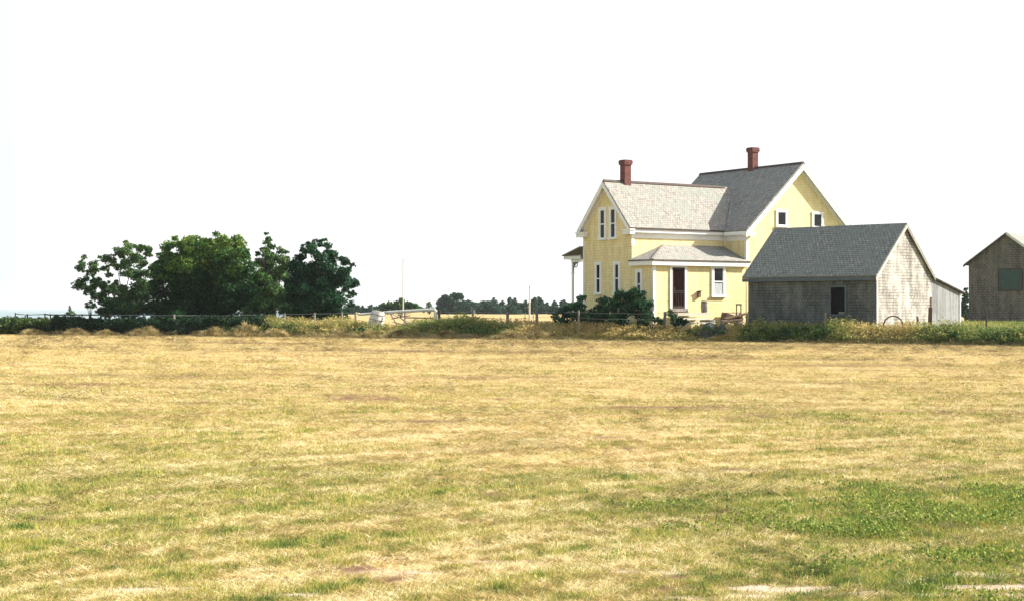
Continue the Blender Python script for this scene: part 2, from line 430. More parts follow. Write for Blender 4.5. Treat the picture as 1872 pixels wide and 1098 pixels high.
def build_ground():
    ys = [-3000, -800, -200, -60, -20, -5, 2, 5]
    y = 7.0
    while y < 30: ys.append(y); y += 0.07 + (y - 7) * 0.012
    while y < 130: ys.append(y); y += 0.9
    while y < 9000: ys.append(y); y *= 1.09
    ys = np.array(ys)
    s = np.linspace(-1, 1, 341)
    s = np.sign(s) * (0.12 * np.abs(s) + 0.88 * np.abs(s) ** 3)
    V = []
    for yy in ys:
        wd = max(90.0, abs(yy) * 1.3)
        xx = s * wd
        zz = ground_z(xx, np.full_like(xx, yy))
        if 2 < yy < 90:
            a = np.clip(1.0 - (yy - 30) / 60, 0.3, 1)
            rc = row_coord(xx, yy)
            zz = zz + a * (0.05 * (fbm(xx * 0.35, rc * 1.6, 3) - 0.5) + 0.022 * (fbm(xx * 4, yy * 4, 3) - 0.5))
        cx = coast_x(yy) + 6 * (fbm(np.full_like(xx, yy) * 0.05, xx * 0 + 3.3, 3) - 0.5)
        drop = smooth(0, 9, cx - xx)
        zz = zz - drop * 16
        V.append(np.stack([xx, np.full_like(xx, yy), zz], 1))
    V = np.concatenate(V)
    nx = len(s); ny = len(ys)
    idx = np.arange(nx * ny).reshape(ny, nx)
    Fq = np.stack([idx[:-1, :-1], idx[:-1, 1:], idx[1:, 1:], idx[1:, :-1]], -1).reshape(-1, 4)
    me = bpy.data.meshes.new("ground")
    me.vertices.add(len(V)); me.loops.add(Fq.size); me.polygons.add(len(Fq))
    me.vertices.foreach_set("co", V.astype(np.float32).ravel())
    me.loops.foreach_set("vertex_index", Fq.astype(np.int32).ravel())
    me.polygons.foreach_set("loop_start", np.arange(0, Fq.size, 4, dtype=np.int32))
    me.polygons.foreach_set("use_smooth", [True] * len(Fq))
    me.update(calc_edges=True)
    gr = np.clip(greenness(V[:, 0], V[:, 1]), 0, 1)
    rc = row_coord(V[:, 0], V[:, 1])
    gr = gr + 0.22 * (fbm(V[:, 0] * 0.5, rc * 1.5, 3) - 0.5)
    yard = smooth(0, 3, V[:, 1] - edge_y(V[:, 0]))
    back = smooth(120, 150, V[:, 1])
    yardcol = 0.42 * (1 - back) + 0.02 * back
    gr = gr * (1 - yard) + yardcol * yard
    for nm, val in (("green", gr), ("soil", soil_mask(V[:, 0], V[:, 1])), ("earth", earth_mask(V[:, 0], V[:, 1]))):
        a = me.attributes.new(nm, 'FLOAT', 'POINT'); a.data.foreach_set("value", val.astype(np.float32))
    mt, nt, b = new_mat('field_ground', 0.97, 0.05)
    at = nt.nodes.new("ShaderNodeAttribute"); at.attribute_name = "green"
    so = nt.nodes.new("ShaderNodeAttribute"); so.attribute_name = "soil"
    geo = nt.nodes.new("ShaderNodeNewGeometry")
    sp = nt.nodes.new("ShaderNodeSeparateXYZ"); nt.links.new(geo.outputs['Position'], sp.inputs[0])
    # mowing rows: stretched noise following the row coordinate
    g = nt.nodes.new("ShaderNodeMapRange"); g.interpolation_type = 'SMOOTHSTEP'
    for k, vv in (('From Min', 11), ('From Max', 34), ('To Min', 0.9), ('To Max', -0.52)): g.inputs[k].default_value = vv
    nt.links.new(sp.outputs['Y'], g.inputs['Value'])
    mu = nt.nodes.new("ShaderNodeMath"); mu.operation = 'MULTIPLY'; nt.links.new(g.outputs[0], mu.inputs[0]); nt.links.new(sp.outputs['X'], mu.inputs[1])
    su = nt.nodes.new("ShaderNodeMath"); su.operation = 'SUBTRACT'; nt.links.new(sp.outputs['Y'], su.inputs[0]); nt.links.new(mu.outputs[0], su.inputs[1])
    cb = nt.nodes.new("ShaderNodeCombineXYZ"); nt.links.new(sp.outputs['X'], cb.inputs[0]); nt.links.new(su.outputs[0], cb.inputs[1])
    rows = noise(nt, mapping(nt, cb.outputs[0], (0.16, 1.5, 1)), 1.0, 6, 0.65, 0.3)
    rows2 = noise(nt, mapping(nt, cb.outputs[0], (0.5, 4.5, 1)), 1.0, 6, 0.7, 0.3)
    fine = noise(nt, geo.outputs['Position'], 14, 6, 0.75)
    mid = noise(nt, geo.outputs['Position'], 1.3, 5, 0.6)
    ad = nt.nodes.new("ShaderNodeMath"); ad.operation = 'MULTIPLY_ADD'; ad.inputs[1].default_value = 0.5
    nt.links.new(mid, ad.inputs[0]); nt.links.new(at.outputs['Fac'], ad.inputs[2])
    ad2 = nt.nodes.new("ShaderNodeMath"); ad2.operation = 'MULTIPLY_ADD'; ad2.inputs[1].default_value = 0.35
    nt.links.new(rows2, ad2.inputs[0]); nt.links.new(ad.outputs[0], ad2.inputs[2])
    col = ramp(nt, [(0.0, (0.50, 0.36, 0.175)), (0.50, (0.44, 0.32, 0.15)), (0.68, (0.32, 0.29, 0.11)), (0.95, (0.16, 0.20, 0.055))], ad2.outputs[0])
    col = mixc(nt, 1.0, col, ramp(nt, [(0.34, (0.62, 0.60, 0.56)), (0.46, (0.96, 0.95, 0.93)), (0.66, (1.2, 1.2, 1.2))], rows), 'MULTIPLY')
    col = mixc(nt, 1.0, col, ramp(nt, [(0.36, (0.72, 0.70, 0.66)), (0.48, (1, 1, 1)), (0.7, (1.15, 1.15, 1.15))], rows2), 'MULTIPLY')
    col = mixc(nt, 1.0, col, ramp(nt, [(0.3, (0.5, 0.5, 0.5)), (0.5, (1, 1, 1)), (0.75, (1.25, 1.25, 1.25))], fine), 'MULTIPLY')
    col = mixc(nt, so.outputs['Fac'], col, ramp(nt, [(0.3, (0.40, 0.27, 0.19)), (0.6, (0.62, 0.49, 0.38))], fine))
    ea = nt.nodes.new('ShaderNodeAttribute'); ea.attribute_name = 'earth'
    col = mixc(nt, ea.outputs['Fac'], col, ramp(nt, [(0.35, (0.10, 0.05, 0.03)), (0.65, (0.24, 0.14, 0.09))], fine))
    # cliff: bare reddish earth on the steep drop to the sea
    nz = nt.nodes.new("ShaderNodeSeparateXYZ"); nt.links.new(geo.outputs['Normal'], nz.inputs[0])
    col = mixc(nt, ramp(nt, [(0.6, (1, 1, 1)), (0.85, (0, 0, 0))], nz.outputs['Z']), col, (0.22, 0.09, 0.05))
    nt.links.new(col, b.inputs['Base Color'])
    bump(nt, fine, b, 0.6, 0.05)
    me.materials.append(mt)
    o = bpy.data.objects.new("ground", me); COL.objects.link(o)
    tag(o, kind='structure')
    # sea
    mb = MB()
    mb.poly([(-14000, -4000, -13), (14000, -4000, -13), (14000, 20000, -13), (-14000, 20000, -13)])
    mt, nt, b = new_mat('sea_water', 0.35, 0.5)
    b.inputs['Base Color'].default_value = (0.10, 0.19, 0.20, 1)
    geo = nt.nodes.new("ShaderNodeNewGeometry")
    n1 = noise(nt, mapping(nt, geo.outputs['Position'], (0.2, 0.5, 1)), 1.0, 6, 0.7)
    bump(nt, n1, b, 0.35, 0.4)
    tag(mb.build('sea', mt), kind='structure')
build_ground()

# ------------------------------------------------------------------ blades
def blades(x, y, z, h, wd, yaw, lean, tone, name, mat, quad=False):
    """one triangle (or bent quad) blade per entry"""
    n = len(x)
    dx = np.cos(yaw); dy = np.sin(yaw)          # lean direction
    a = RNG.random(n) * np.pi * 2
    sx = np.cos(a); sy = np.sin(a)
    tip = np.stack([x + dx * h * np.sin(lean), y + dy * h * np.sin(lean), z + h * np.cos(lean)], 1)
    b0 = np.stack([x - sx * wd / 2, y - sy * wd / 2, z - 0.005], 1)
    b1 = np.stack([x + sx * wd / 2, y + sy * wd / 2, z - 0.005], 1)
    return np.stack([b0, b1, tip], 1).reshape(-1, 3)

def field_grass():
    n = 520000
    inv = RNG.random(n)
    mixr = RNG.random(n) < 0.62
    Y = np.where(mixr, 1.0 / (1 / 95.0 + inv * (1 / 7.6 - 1 / 95.0)), 7.6 + inv * 82)
    X = (RNG.random(n) * 2 - 1) * np.where(RNG.random(n) < 0.80, 0.36 * Y + 0.3, 0.60 * Y + 4.5)
    keep = (Y < edge_y(X) + 1.0) & (soil_mask(X, Y) < 0.15 + 0.6 * RNG.random(n)) & (earth_mask(X, Y) < 0.25 + 0.6 * RNG.random(n))
    X, Y = X[keep], Y[keep]; n = len(X)
    rc = row_coord(X, Y)
    g = greenness(X, Y)
    tex = fbm(X * 0.6, rc * 2.4, 4); tuft = fbm(X * 3, Y * 3, 3)
    gf = np.clip(g * 1.0 + 0.12 * smooth(60, 18, Y) + 0.6 * (tex - 0.5) + 1.0 * (tuft - 0.5) + 0.4 * (fbm(X * 0.22 + 7, Y * 0.22, 3) - 0.5), 0, 1)
    em = earth_mask(X, Y)
    green = RNG.random(n) < gf * (1 - 0.7 * em)
    K = 4
    X = np.repeat(X, K) + RNG.normal(0, 1, n * K) * np.repeat(0.012 + 0.0022 * Y, K)
    gfK = np.repeat(gf, K); Xr = X; eK = np.repeat(em, K); rcr = np.repeat(rc, K)
    Yo = np.repeat(Y, K); Y = Yo + RNG.normal(0, 1, n * K) * (0.012 + 0.0022 * Yo)
    green = np.repeat(green, K)
    N = n * K
    sc = (Yo / 9.0) ** 0.62
    r = RNG.random(N)
    h = np.where(green, (0.016 + 0.028 * r ** 1.5) * (0.6 + 0.9 * gfK), 0.025 + 0.060 * r ** 2) * sc ** 0.8
    lean = np.where(green, 0.2 + RNG.random(N) * 1.1, 1.15 + 0.42 * RNG.random(N))
    # straw lies roughly along the mowing rows
    gs = 0.9 - 1.42 * smooth(11, 34, Yo)
    yaw = np.where(green, RNG.random(N) * 6.283, np.arctan(gs) + RNG.normal(0, 0.7, N) + np.pi * (RNG.random(N) < 0.5))
    wd = np.where(green, 0.0070, 0.0050) * sc * (0.7 + 0.6 * RNG.random(N))
    rw1 = fbm(Xr * 0.16, rcr * 1.5, 4); rw2 = fbm(Xr * 0.5 + 40, rcr * 4.5, 4); pt = fbm(Xr * 2.2, Yo * 2.2, 3)
    mod = 0.45 * (rw1 - 0.5) + 1.4 * (rw2 - 0.5) + 0.9 * (pt - 0.5) + 1.9 * (fbm(Xr * 11, Yo * 7, 2) - 0.5) * smooth(60, 12, Yo)
    tone = np.where(green, np.clip(0.10 + 0.30 * RNG.random(N) + 0.26 * (1 - gfK) + 0.10 * smooth(2.0, -0.5, Xr) + 0.5 * mod, 0, 0.46), np.clip(0.78 + 0.13 * RNG.normal(0, 1, N) + 0.75 * mod - 0.34 * eK, 0.5, 1))
    z = ground_z(X, Y)
    a = np.clip(1.0 - (Y - 30) / 60, 0.3, 1)
    z = z + a * (0.05 * (fbm(X * 0.35, row_coord(X, Y) * 1.6, 3) - 0.5) + 0.022 * (fbm(X * 4, Y * 4, 3) - 0.5))
    z = z + np.where(green, 0, 0.01 * sc * RNG.random(N))
    V = blades(X, Y, z, h, wd, yaw, lean, tone, '', None)
    o = np_mesh('mown_grass', V, 3, tone, M['grass'])
    tag(o, kind='stuff')
    o['label'] = 'mown hayfield stubble, straw coloured with green regrowth in the foreground'
field_grass()
# ------------------------------------------------------------------ foliage
def leaf_quads(C, size, tone_jit=0.15, tone=None, flat=0.0):
    n = len(C)
    nrm = RNG.normal(0, 1, (n, 3)); nrm[:, 2] = nrm[:, 2] * (1 - flat) + flat * 1.5
    nrm /= np.linalg.norm(nrm, axis=1)[:, None]
    t = np.cross(nrm, RNG.normal(0, 1, (n, 3))); t /= np.linalg.norm(t, axis=1)[:, None]
    bt = np.cross(nrm, t)
    s = size * 1.12 * (0.6 + 0.8 * RNG.random(n))[:, None]
    V = np.stack([C - t * s * 0.5, C - bt * s * 0.32, C + t * s * 0.5 + nrm * s * 0.1, C + bt * s * 0.32], 1).reshape(-1, 3)
    return V

def crown_points(blobs, per, sub=7, subr=0.42):
    per = per * 1.25; subr = subr * 1.22; sub = int(sub * 1.35)
    """blobs: (x,y,z,r); each blob is a cloud of smaller leaf clumps, uneven in size"""
    P = []; T = []
    for (x, y, z, r) in blobs:
        m = max(3, int(sub * (0.7 + 0.6 * random.random())))
        for k in range(m):
            d = Vector((random.gauss(0, 1), random.gauss(0, 1), random.gauss(0, 1))).normalized() * r * (0.35 + 0.6 * random.random())
            rr = r * subr * (0.55 + 0.8 * random.random())
            n = max(4, int(per * rr * rr))
            q = RNG.normal(0, 1, (n, 3)); q /= np.linalg.norm(q, axis=1)[:, None]
            q *= (rr * RNG.random(n) ** 0.45)[:, None] * np.array([1.15, 1.1, 0.75])
            P.append(q + np.array([x + d.x, y + d.y, z + d.z * 0.9]))
            T.append(np.clip(0.42 + random.uniform(-0.28, 0.28) + RNG.normal(0, 0.16, n), 0, 1))
    return np.concatenate(P), np.concatenate(T)

def stems(mb, base, targets, r0, k=0.55):
    base = Vector(base)
    for t in targets:
        t = Vector(t); m = base.lerp(t, 0.5) + Vector((random.uniform(-.15, .15), random.uniform(-.15, .15), 0.15)) 
        m.x = base.x + (t.x - base.x) * 0.38; m.y = base.y + (t.y - base.y) * 0.38
        mb.tube([base, m, t], [r0, r0 * 0.62, r0 * 0.18], 6)

def tree(name, base, blobs, leafsize, per, mat, bark, label, cat, group=None, tone_fn=None, r0=0.14, sub=7, subr=0.42, trunk=True):
    """blobs in world coordinates; object origin at base"""
    root = empty(name, base, 0, label, cat, group)
    bx = Vector(base)
    P, T = crown_points(blobs, per, sub, subr)
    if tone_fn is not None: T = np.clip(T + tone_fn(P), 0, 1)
    P = P - np.array(bx)
    P = P[P[:, 2] > 0.02] if len(P) else P
    T = T[:len(P)]
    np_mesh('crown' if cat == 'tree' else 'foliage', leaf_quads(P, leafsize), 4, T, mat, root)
    mb = MB()
    tg = sorted(blobs, key=lambda b: -b[3])
    nb = min(len(tg), 9)
    if trunk:
        fork = Vector((0, 0, max(0.3, (max(b[2] for b in blobs) - bx.z) * 0.22)))
        mb.tube([(0, 0, -0.1), fork * 0.5, fork], [r0 * 1.3, r0, r0 * 0.85], 8)
        stems(mb, fork, [Vector((b[0], b[1], b[2])) - bx for b in random.sample(list(blobs), nb)], r0 * 0.6)
    else:
        stems(mb, (0, 0, -0.05), [Vector((b[0], b[1], b[2])) - bx for b in random.sample(list(blobs), nb)], r0 * 0.6)
    mb.build('trunk' if cat == 'tree' else 'stem', bark, root, True)
    return root

def blobs_px(lst, Y, depth=0.8, kf=1.0):
    out_ = []
    for (px, py, r) in lst:
        yy = Y + random.uniform(-1, 1) * depth
        p = P3(px, py, yy)
        out_.append((p.x, p.y, p.z, r * yy / F_PX * kf))
    return out_

# loose airy tree at the far left
YT = 93.0
lst = [(146, 487, 9), (157, 497, 6), (168, 480, 8), (172, 497, 8), (148, 520, 11), (160, 530, 8), (172, 517, 9), (187, 521, 8), (195, 473, 9), (206, 478, 6), (213, 462, 8), (228, 458, 10), (238, 450, 9), (258, 455, 9), (272, 456, 6), (243, 475, 13), (228, 482, 11), (214, 487, 7), (200, 503, 6), (232, 500, 9), (250, 495, 11), (262, 480, 8), (268, 502, 9), (258, 518, 14), (190, 536, 9), (176, 541, 9), (203, 528, 9), (220, 528, 10), (196, 551, 12), (215, 548, 12), (238, 540, 18), (258, 545, 20), (200, 568, 13), (222, 566, 18), (248, 568, 20), (274, 560, 14), (280, 490, 7), (190, 492, 6)]
b = blobs_px(lst, YT, 1.2, 1.08)
b += [(q[0] + random.gauss(0, .3), q[1] + random.gauss(0, .5), q[2] + random.gauss(0, .25), q[3] * random.uniform(.35, .6)) for q in b + b]
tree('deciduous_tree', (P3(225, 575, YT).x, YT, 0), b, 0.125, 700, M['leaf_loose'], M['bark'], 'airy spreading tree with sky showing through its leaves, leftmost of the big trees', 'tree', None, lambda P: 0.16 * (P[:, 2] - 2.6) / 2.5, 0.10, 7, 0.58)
# big broad tree
YT = 91.0
lst = [(300, 468, 15), (314, 452, 14), (322, 435, 6), (345, 445, 17), (365, 442, 14), (388, 438, 16), (410, 440, 15), (432, 447, 16), (445, 465, 14), (425, 470, 26), (392, 465, 26), (355, 470, 28), (318, 480, 24), (303, 500, 20), (335, 505, 32), (378, 505, 34), (420, 505, 32), (448, 495, 20), (290, 520, 14), (286, 500, 8), (465, 520, 20), (460, 550, 22), (365, 520, 40), (390, 450, 22), (340, 460, 20), (365, 488, 44), (410, 485, 36), (325, 490, 32), (430, 520, 30), (310, 535, 26), (350, 545, 36), (395, 545, 36), (435, 540, 30), (300, 565, 22), (330, 578, 26), (370, 580, 28), (410, 580, 28), (450, 575, 24)]
b = blobs_px(lst, YT, 1.5, 1.12)
tree('deciduous_tree', (P3(375, 575, YT).x, YT, 0), b, 0.135, 800, M['leaf_mid'], M['bark'], 'broadest green tree of the clump, rounded with a yellow green top', 'tree', None, lambda P: 0.34 * np.clip((P[:, 2] - 3.9) / 1.5, -1, 1) - 0.02, 0.15, 8, 0.42)  # leaf tone rises with height, painting sunlight onto the crown top
# pale tall thin tree
YT = 93.5
lst = [(489, 428, 4), (492, 437, 5), (485, 443, 6), (493, 450, 7), (487, 460, 8), (478, 456, 4), (495, 468, 9), (472, 464, 5), (512, 460, 7), (524, 462, 6), (507, 474, 12), (520, 482, 12), (485, 482, 12), (468, 482, 10), (502, 498, 17), (477, 505, 15), (518, 508, 15), (495, 530, 20), (520, 540, 18), (468, 535, 18), (500, 560, 22), (475, 568, 20), (528, 565, 16)]
b = blobs_px(lst + [(497, 485, 12), (485, 495, 14), (512, 492, 14), (490, 515, 20), (505, 545, 22), (490, 470, 9), (470, 515, 14)], YT, 0.8, 1.15)
tree('deciduous_tree', (P3(492, 575, YT).x, YT, 0), b, 0.115, 950, M['leaf_light'], M['bark_pale'], 'slender pale green tree with a thin wispy top between two darker trees', 'tree', None, None, 0.10, 7, 0.45)
# dark round tree
YT = 90.0
lst = [(572, 446, 11), (588, 444, 9), (560, 455, 10), (600, 456, 11), (575, 465, 18), (550, 472, 12), (610, 470, 13), (628, 476, 10), (645, 482, 6), (538, 487, 12), (565, 492, 24), (600, 492, 26), (632, 496, 16), (535, 512, 14), (560, 525, 26), (600, 525, 30), (635, 520, 16), (648, 518, 7), (640, 540, 10), (548, 550, 22), (585, 555, 28), (617, 548, 18), (560, 572, 20), (596, 574, 16), (580, 530, 34), (560, 500, 26), (620, 568, 14), (640, 556, 7), (545, 530, 20), (536, 548, 16), (530, 525, 12), (590, 572, 26), (610, 574, 18), (575, 560, 26), (545, 565, 16), (588, 585, 22)]
b = blobs_px(lst, YT, 1.3, 1.12)
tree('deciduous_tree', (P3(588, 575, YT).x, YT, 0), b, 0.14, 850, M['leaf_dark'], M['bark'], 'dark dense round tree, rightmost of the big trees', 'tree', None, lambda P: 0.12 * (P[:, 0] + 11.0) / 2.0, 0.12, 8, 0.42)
# small bushes standing between the tall ones
YT = 88.5
b = blobs_px([(478, 560, 18), (505, 552, 20), (520, 565, 16), (455, 568, 16), (492, 575, 16), (540, 572, 12)], YT, 0.8)
tree('shrub', (P3(495, 590, YT).x, YT, 0), b, 0.14, 560, M['leaf_light'], M['bark'], 'low mid green shrub below the slender pale tree', 'shrub', None, lambda P: -0.25 + 0 * P[:, 0], 0.06, 7, 0.45, False)
b = blobs_px([(163, 560, 6), (158, 556, 5), (170, 558, 6), (166, 551, 4)], 92, 0.3)
tree('small_tree', (P3(165, 590, 92).x, 92, 0), b, 0.12, 800, M['leaf_loose'], M['bark'], 'stunted little tree with a bare stem, left of the airy tree', 'tree', None, None, 0.06, 5, 0.5)
b = blobs_px([(130, 568, 5), (128, 562, 3), (135, 572, 5), (125, 573, 4)], 98, 0.2)
tree('shrub', (P3(130, 585, 98).x, 98, 0), b, 0.12, 800, M['leaf_mid'], M['bark'], 'tiny round bush seen just above the fence rail against the sea', 'shrub', None, None, 0.05, 5, 0.5, False)

# hedge bank on the left (bramble mass)
def hedge():
    P = []; T = []
    for k in range(1500):
        x = random.uniform(-36, -13.2)
        e = float(edge_y(x))
        px = 936 + x / e * F_PX
        y = e + 0.7 + random.random() * 3.5
        top = 0.72 + 0.28 * float(vnoise(x * 0.6, 2.0)) + (0.12 if 90 < px < 480 else 0)
        if px > 470: top *= 0.75
        r = random.uniform(0.16, 0.34)
        zc = random.uniform(0.1, max(0.2, top - r * 0.5))
        n = 75
        q = RNG.normal(0, 1, (n, 3)); q /= np.linalg.norm(q, axis=1)[:, None]
        q *= (r * RNG.random(n) ** 0.4)[:, None]
        P.append(q + np.array([x, y, zc]))
        brighter = 0.85 if px < 85 else (0.16 if px < 130 else -0.02)  # bank toned a stronger yellow green at its left end
        if 25 < px < 70 and zc < 0.35: brighter = 0.75
        T.append(np.clip(0.15 + brighter * random.random() + random.uniform(-.1, .15) + RNG.normal(0, 0.12, n), 0, 1))
    P = np.concatenate(P); T = np.concatenate(T)
    P[:, 2] = np.maximum(P[:, 2], 0.01)
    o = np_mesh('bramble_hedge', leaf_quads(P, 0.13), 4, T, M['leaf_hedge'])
    tag(o, kind='stuff'); o['label'] = 'dark bramble bank along the left edge of the hayfield'
hedge()

# tall weeds along the edge of the field
def weed_tone(px):
    xs = [440, 500, 545, 575, 610, 690, 715, 745, 850, 925, 950, 1000, 1040, 1120, 1200, 1280, 1340, 1375, 1450, 1530, 1570, 1640, 1695, 1730, 1775, 1800, 1872, 2100]
    ts = [.15, .38, .50, .60, .42, .32, .65, .38, .30, .38, .80, .75, .60, .65, .64, .45, .55, .34, .24, .36, .66, .70, .42, .38, .50, .40, .34, .4]
    return np.interp(px, xs, ts)
def weed_height(px):
    xs = [440, 500, 560, 620, 700, 720, 760, 850, 930, 990, 1100, 1250, 1350, 1380, 1450, 1540, 1600, 1660, 1730, 1780, 1872, 2100]
    hs = [.62, .70, .62, .68, .50, .42, .62, .74, .55, .50, .60, .38, .55, .62, .64, .70, .66, .62, .72, .55, .60, .6]
    return np.interp(px, xs, hs)
def weeds():
    VV = []; TT = []
    n = 52000
    x = RNG.uniform(-16.5, 27, n)
    dd = RNG.random(n) ** 1.25 * 5.0
    y = edge_y(x) + 0.3 + dd
    px = 936 + x / y * F_PX
    clump = fbm(x * 1.1, y * 1.1, 3)
    patch = fbm(x * 0.35 + 9, y * 0.5, 3)
    hgt = weed_height(px) * (0.55 + 0.75 * clump) * (0.65 + 0.5 * RNG.random(n)) * (0.5 + 0.5 * smooth(0, 1.0, dd)) * 1.45
    cut = (px > 1180) & (dd > 3.2)
    keep = ((hgt > 0.16) & ~(cut & (RNG.random(n) < 0.85)))
    x, y, dd, px, clump, patch, hgt = [q[keep] for q in (x, y, dd, px, clump, patch, hgt)]
    n = len(x)
    z = ground_z(x, y)
    tone0 = np.clip(weed_tone(px) + 0.10 + 0.8 * (patch - 0.5) + 0.25 * (clump - 0.5) + RNG.normal(0, 0.07, n), 0, 1)
    # main stems
    for k in range(3):
        yaw = RNG.random(n) * 6.283; lean = RNG.random(n) * 0.35
        xx = x + RNG.normal(0, .04, n); yy = y + RNG.normal(0, .04, n)
        VV.append(blades(xx, yy, z, hgt * (0.75 + 0.25 * RNG.random(n)), np.full(n, 0.022), yaw, lean, None, '', None))
        TT.append(np.clip(tone0 + RNG.normal(0, .1, n), 0, 1))
    V3 = np.concatenate(VV); T3 = np.concatenate(TT)
    o = np_mesh('tall_weeds', V3, 3, T3, M['weed'])
    tag(o, kind='stuff'); o['label'] = 'tall stems of weeds and grass between the hayfield and the farm buildings'
    # leaves on the stems
    C = []; T = []
    for k in range(5):
        hh = RNG.random(n) ** 0.8
        C.append(np.stack([x + RNG.normal(0, .07, n), y + RNG.normal(0, .07, n), z + hgt * hh * 0.95], 1))
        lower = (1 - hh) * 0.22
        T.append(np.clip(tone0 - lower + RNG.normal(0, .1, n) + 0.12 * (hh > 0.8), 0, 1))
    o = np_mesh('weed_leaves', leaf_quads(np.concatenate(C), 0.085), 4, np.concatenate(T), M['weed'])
    tag(o, kind='stuff'); o['label'] = 'leaves and seed heads of the weeds along the fence line'
    # dark bushy clumps among the weeds
    P = []; T = []
    cl = [(560, 600, 30), (690, 608, 18), (660, 602, 14), (770, 606, 30), (800, 600, 20), (850, 600, 30), (880, 604, 30), (900, 608, 22), (1275, 605, 20), (1310, 600, 18), (1360, 598, 18), (1385, 604, 22), (1420, 600, 26), (1450, 604, 24), (1480, 602, 24), (1515, 606, 18), (1820, 618, 12), (1835, 608, 14), (1735, 610, 16), (1690, 606, 14), (1040, 610, 14), (480, 605, 26), (520, 603, 20), (1860, 612, 12)]
    for (cx, cy, r) in cl:
        for j in range(int(r * 0.55)):
            xx0 = (cx + random.uniform(-1, 1) * r - 936) / F_PX
            yy = float(edge_y(xx0 * 74)) ; yy = float(edge_y(xx0 * yy)); yy = float(edge_y(xx0 * yy)) + random.uniform(0.3, 1.6)
            xx = xx0 * yy
            rr = random.uniform(0.12, 0.24)
            zt = CAM_H + (560 - cy) / F_PX * yy + 0.08
            zc = random.uniform(0.1, max(0.25, zt))
            m = 45
            q = RNG.normal(0, 1, (m, 3)); q /= np.linalg.norm(q, axis=1)[:, None]; q *= (rr * RNG.random(m) ** 0.4)[:, None]
            P.append(q + np.array([xx, yy, zc])); T.append(np.clip(0.40 + random.uniform(-.2, .35) + RNG.normal(0, .12, m), 0, 1))
    P = np.concatenate(P); P[:, 2] = np.maximum(P[:, 2], 0.01)
    o = np_mesh('weed_thicket', leaf_quads(P, 0.10), 4, np.concatenate(T), M['leaf_hedge'])
    tag(o, kind='stuff'); o['label'] = 'darker leafy growth scattered through the weed strip'
weeds()

# rough lawn in the yard and behind the fence
def yard_grass():
    n = 90000
    x = RNG.uniform(-16, 40, n); y = edge_y(x) + 1.5 + RNG.random(n) ** 1.2 * 45
    z = ground_z(x, y)
    g = fbm(x * 0.3, y * 0.3, 3)
    h = 0.10 + 0.16 * RNG.random(n)
    tone = np.clip(0.42 + 0.9 * (g - 0.5) + RNG.normal(0, .13, n), 0, 1)
    V = blades(x, y, z, h, np.full(n, 0.05), RNG.random(n) * 6.28, RNG.random(n) * 0.7, None, '', None)
    o = np_mesh('rough_lawn', V, 3, tone, M['weed']); tag(o, kind='stuff'); o['label'] = 'rough lawn of the farmyard around the buildings'
yard_grass()

# shrubs against the house
SH = [
    ([(1020, 578, 9), (1032, 570, 10), (1042, 562, 10), (1030, 585, 9), (1046, 580, 12)], 78.0, 1035, 'low dark shrub at the left end of the row, beneath the veranda'),
    ([(1060, 548, 9), (1055, 558, 11), (1066, 562, 11), (1060, 575, 14), (1072, 582, 12)], 77.5, 1061, 'dark shrub standing at the left corner of the yellow wall'),
    ([(1088, 572, 10), (1080, 582, 11), (1098, 576, 12), (1092, 586, 12)], 77.0, 1089, 'lowest dark shrub of the row, below the left ground floor window'),
    ([(1104, 550, 10), (1100, 562, 11), (1112, 565, 12), (1108, 580, 14)], 76.8, 1106, 'upright narrow dark shrub between the two tall ground floor windows'),
    ([(1130, 543, 12), (1145, 545, 12), (1126, 558, 14), (1142, 562, 16), (1135, 580, 18)], 76.2, 1135, 'rounded dark shrub under the right ground floor window'),
    ([(1163, 535, 9), (1158, 545, 14), (1175, 547, 14), (1182, 558, 10), (1165, 565, 18), (1178, 578, 14)], 76.0, 1168, 'tallest dark shrub, hiding the foot of the small porch window'),
    ([(1188, 578, 9), (1198, 583, 8), (1178, 586, 10), (1206, 586, 6)], 75.0, 1190, 'low bluish green shrub at the foot of the white corner board'),
    ([(1226, 573, 5), (1232, 580, 7), (1242, 584, 7), (1252, 588, 7), (1236, 590, 8)], 74.5, 1238, 'small dark bush in front of the house steps'),
]
for (l, Y, bx, lab) in SH:
    b = blobs_px(l, Y, 0.45, 1.1)
    X = P3(bx, 0, Y).x
    tree('shrub', (X, Y, float(ground_z(X, Y)) * 0.8), b, 0.12, 900, M['leaf_dark'], M['bark'], lab, 'shrub', 'dark shrubs in front of the farmhouse', None, 0.05, 7, 0.45, False)

# far tree line
FT = [(636, 566, 12, 'c'), (641, 557, 18, 'c'), (663, 559, 8, 'c'), (678, 557, 17, 'c'), (698, 556, 16, 'r'), (712, 562, 14, 'r'), (785, 548, 12, 'p'), (808, 541, 20, 'c'), (818, 537, 24, 'r'), (838, 538, 22, 'u'), (852, 548, 18, 'r'), (850, 556, 26, 'r'), (865, 551, 22, 'r'), (879, 551, 20, 'c'), (892, 552, 22, 'r'), (903, 545, 26, 'c'), (918, 550, 18, 'c'), (930, 545, 8, 'c'), (941, 545, 20, 'c'), (952, 553, 20, 'r'), (960, 549, 10, 'c'), (974, 545, 16, 'r'), (986, 543, 22, 'c'), (1000, 553, 14, 'c'), (1013, 549, 17, 'c'), (1027, 549, 15, 'c'), (1040, 553, 18, 'r'), (1054, 553, 20, 'c'), (1070, 551, 20, 'r'), (1095, 553, 22, 'r')]
ftlab = {}
def ordinal(n): return ['first', 'second', 'third', 'fourth', 'fifth', 'sixth', 'seventh', 'eighth', 'ninth', 'tenth', 'eleventh', 'twelfth', 'thirteenth', 'fourteenth', 'fifteenth', 'sixteenth', 'seventeenth', 'eighteenth', 'nineteenth', 'twentieth', 'twenty-first'][n]
cnt = 0
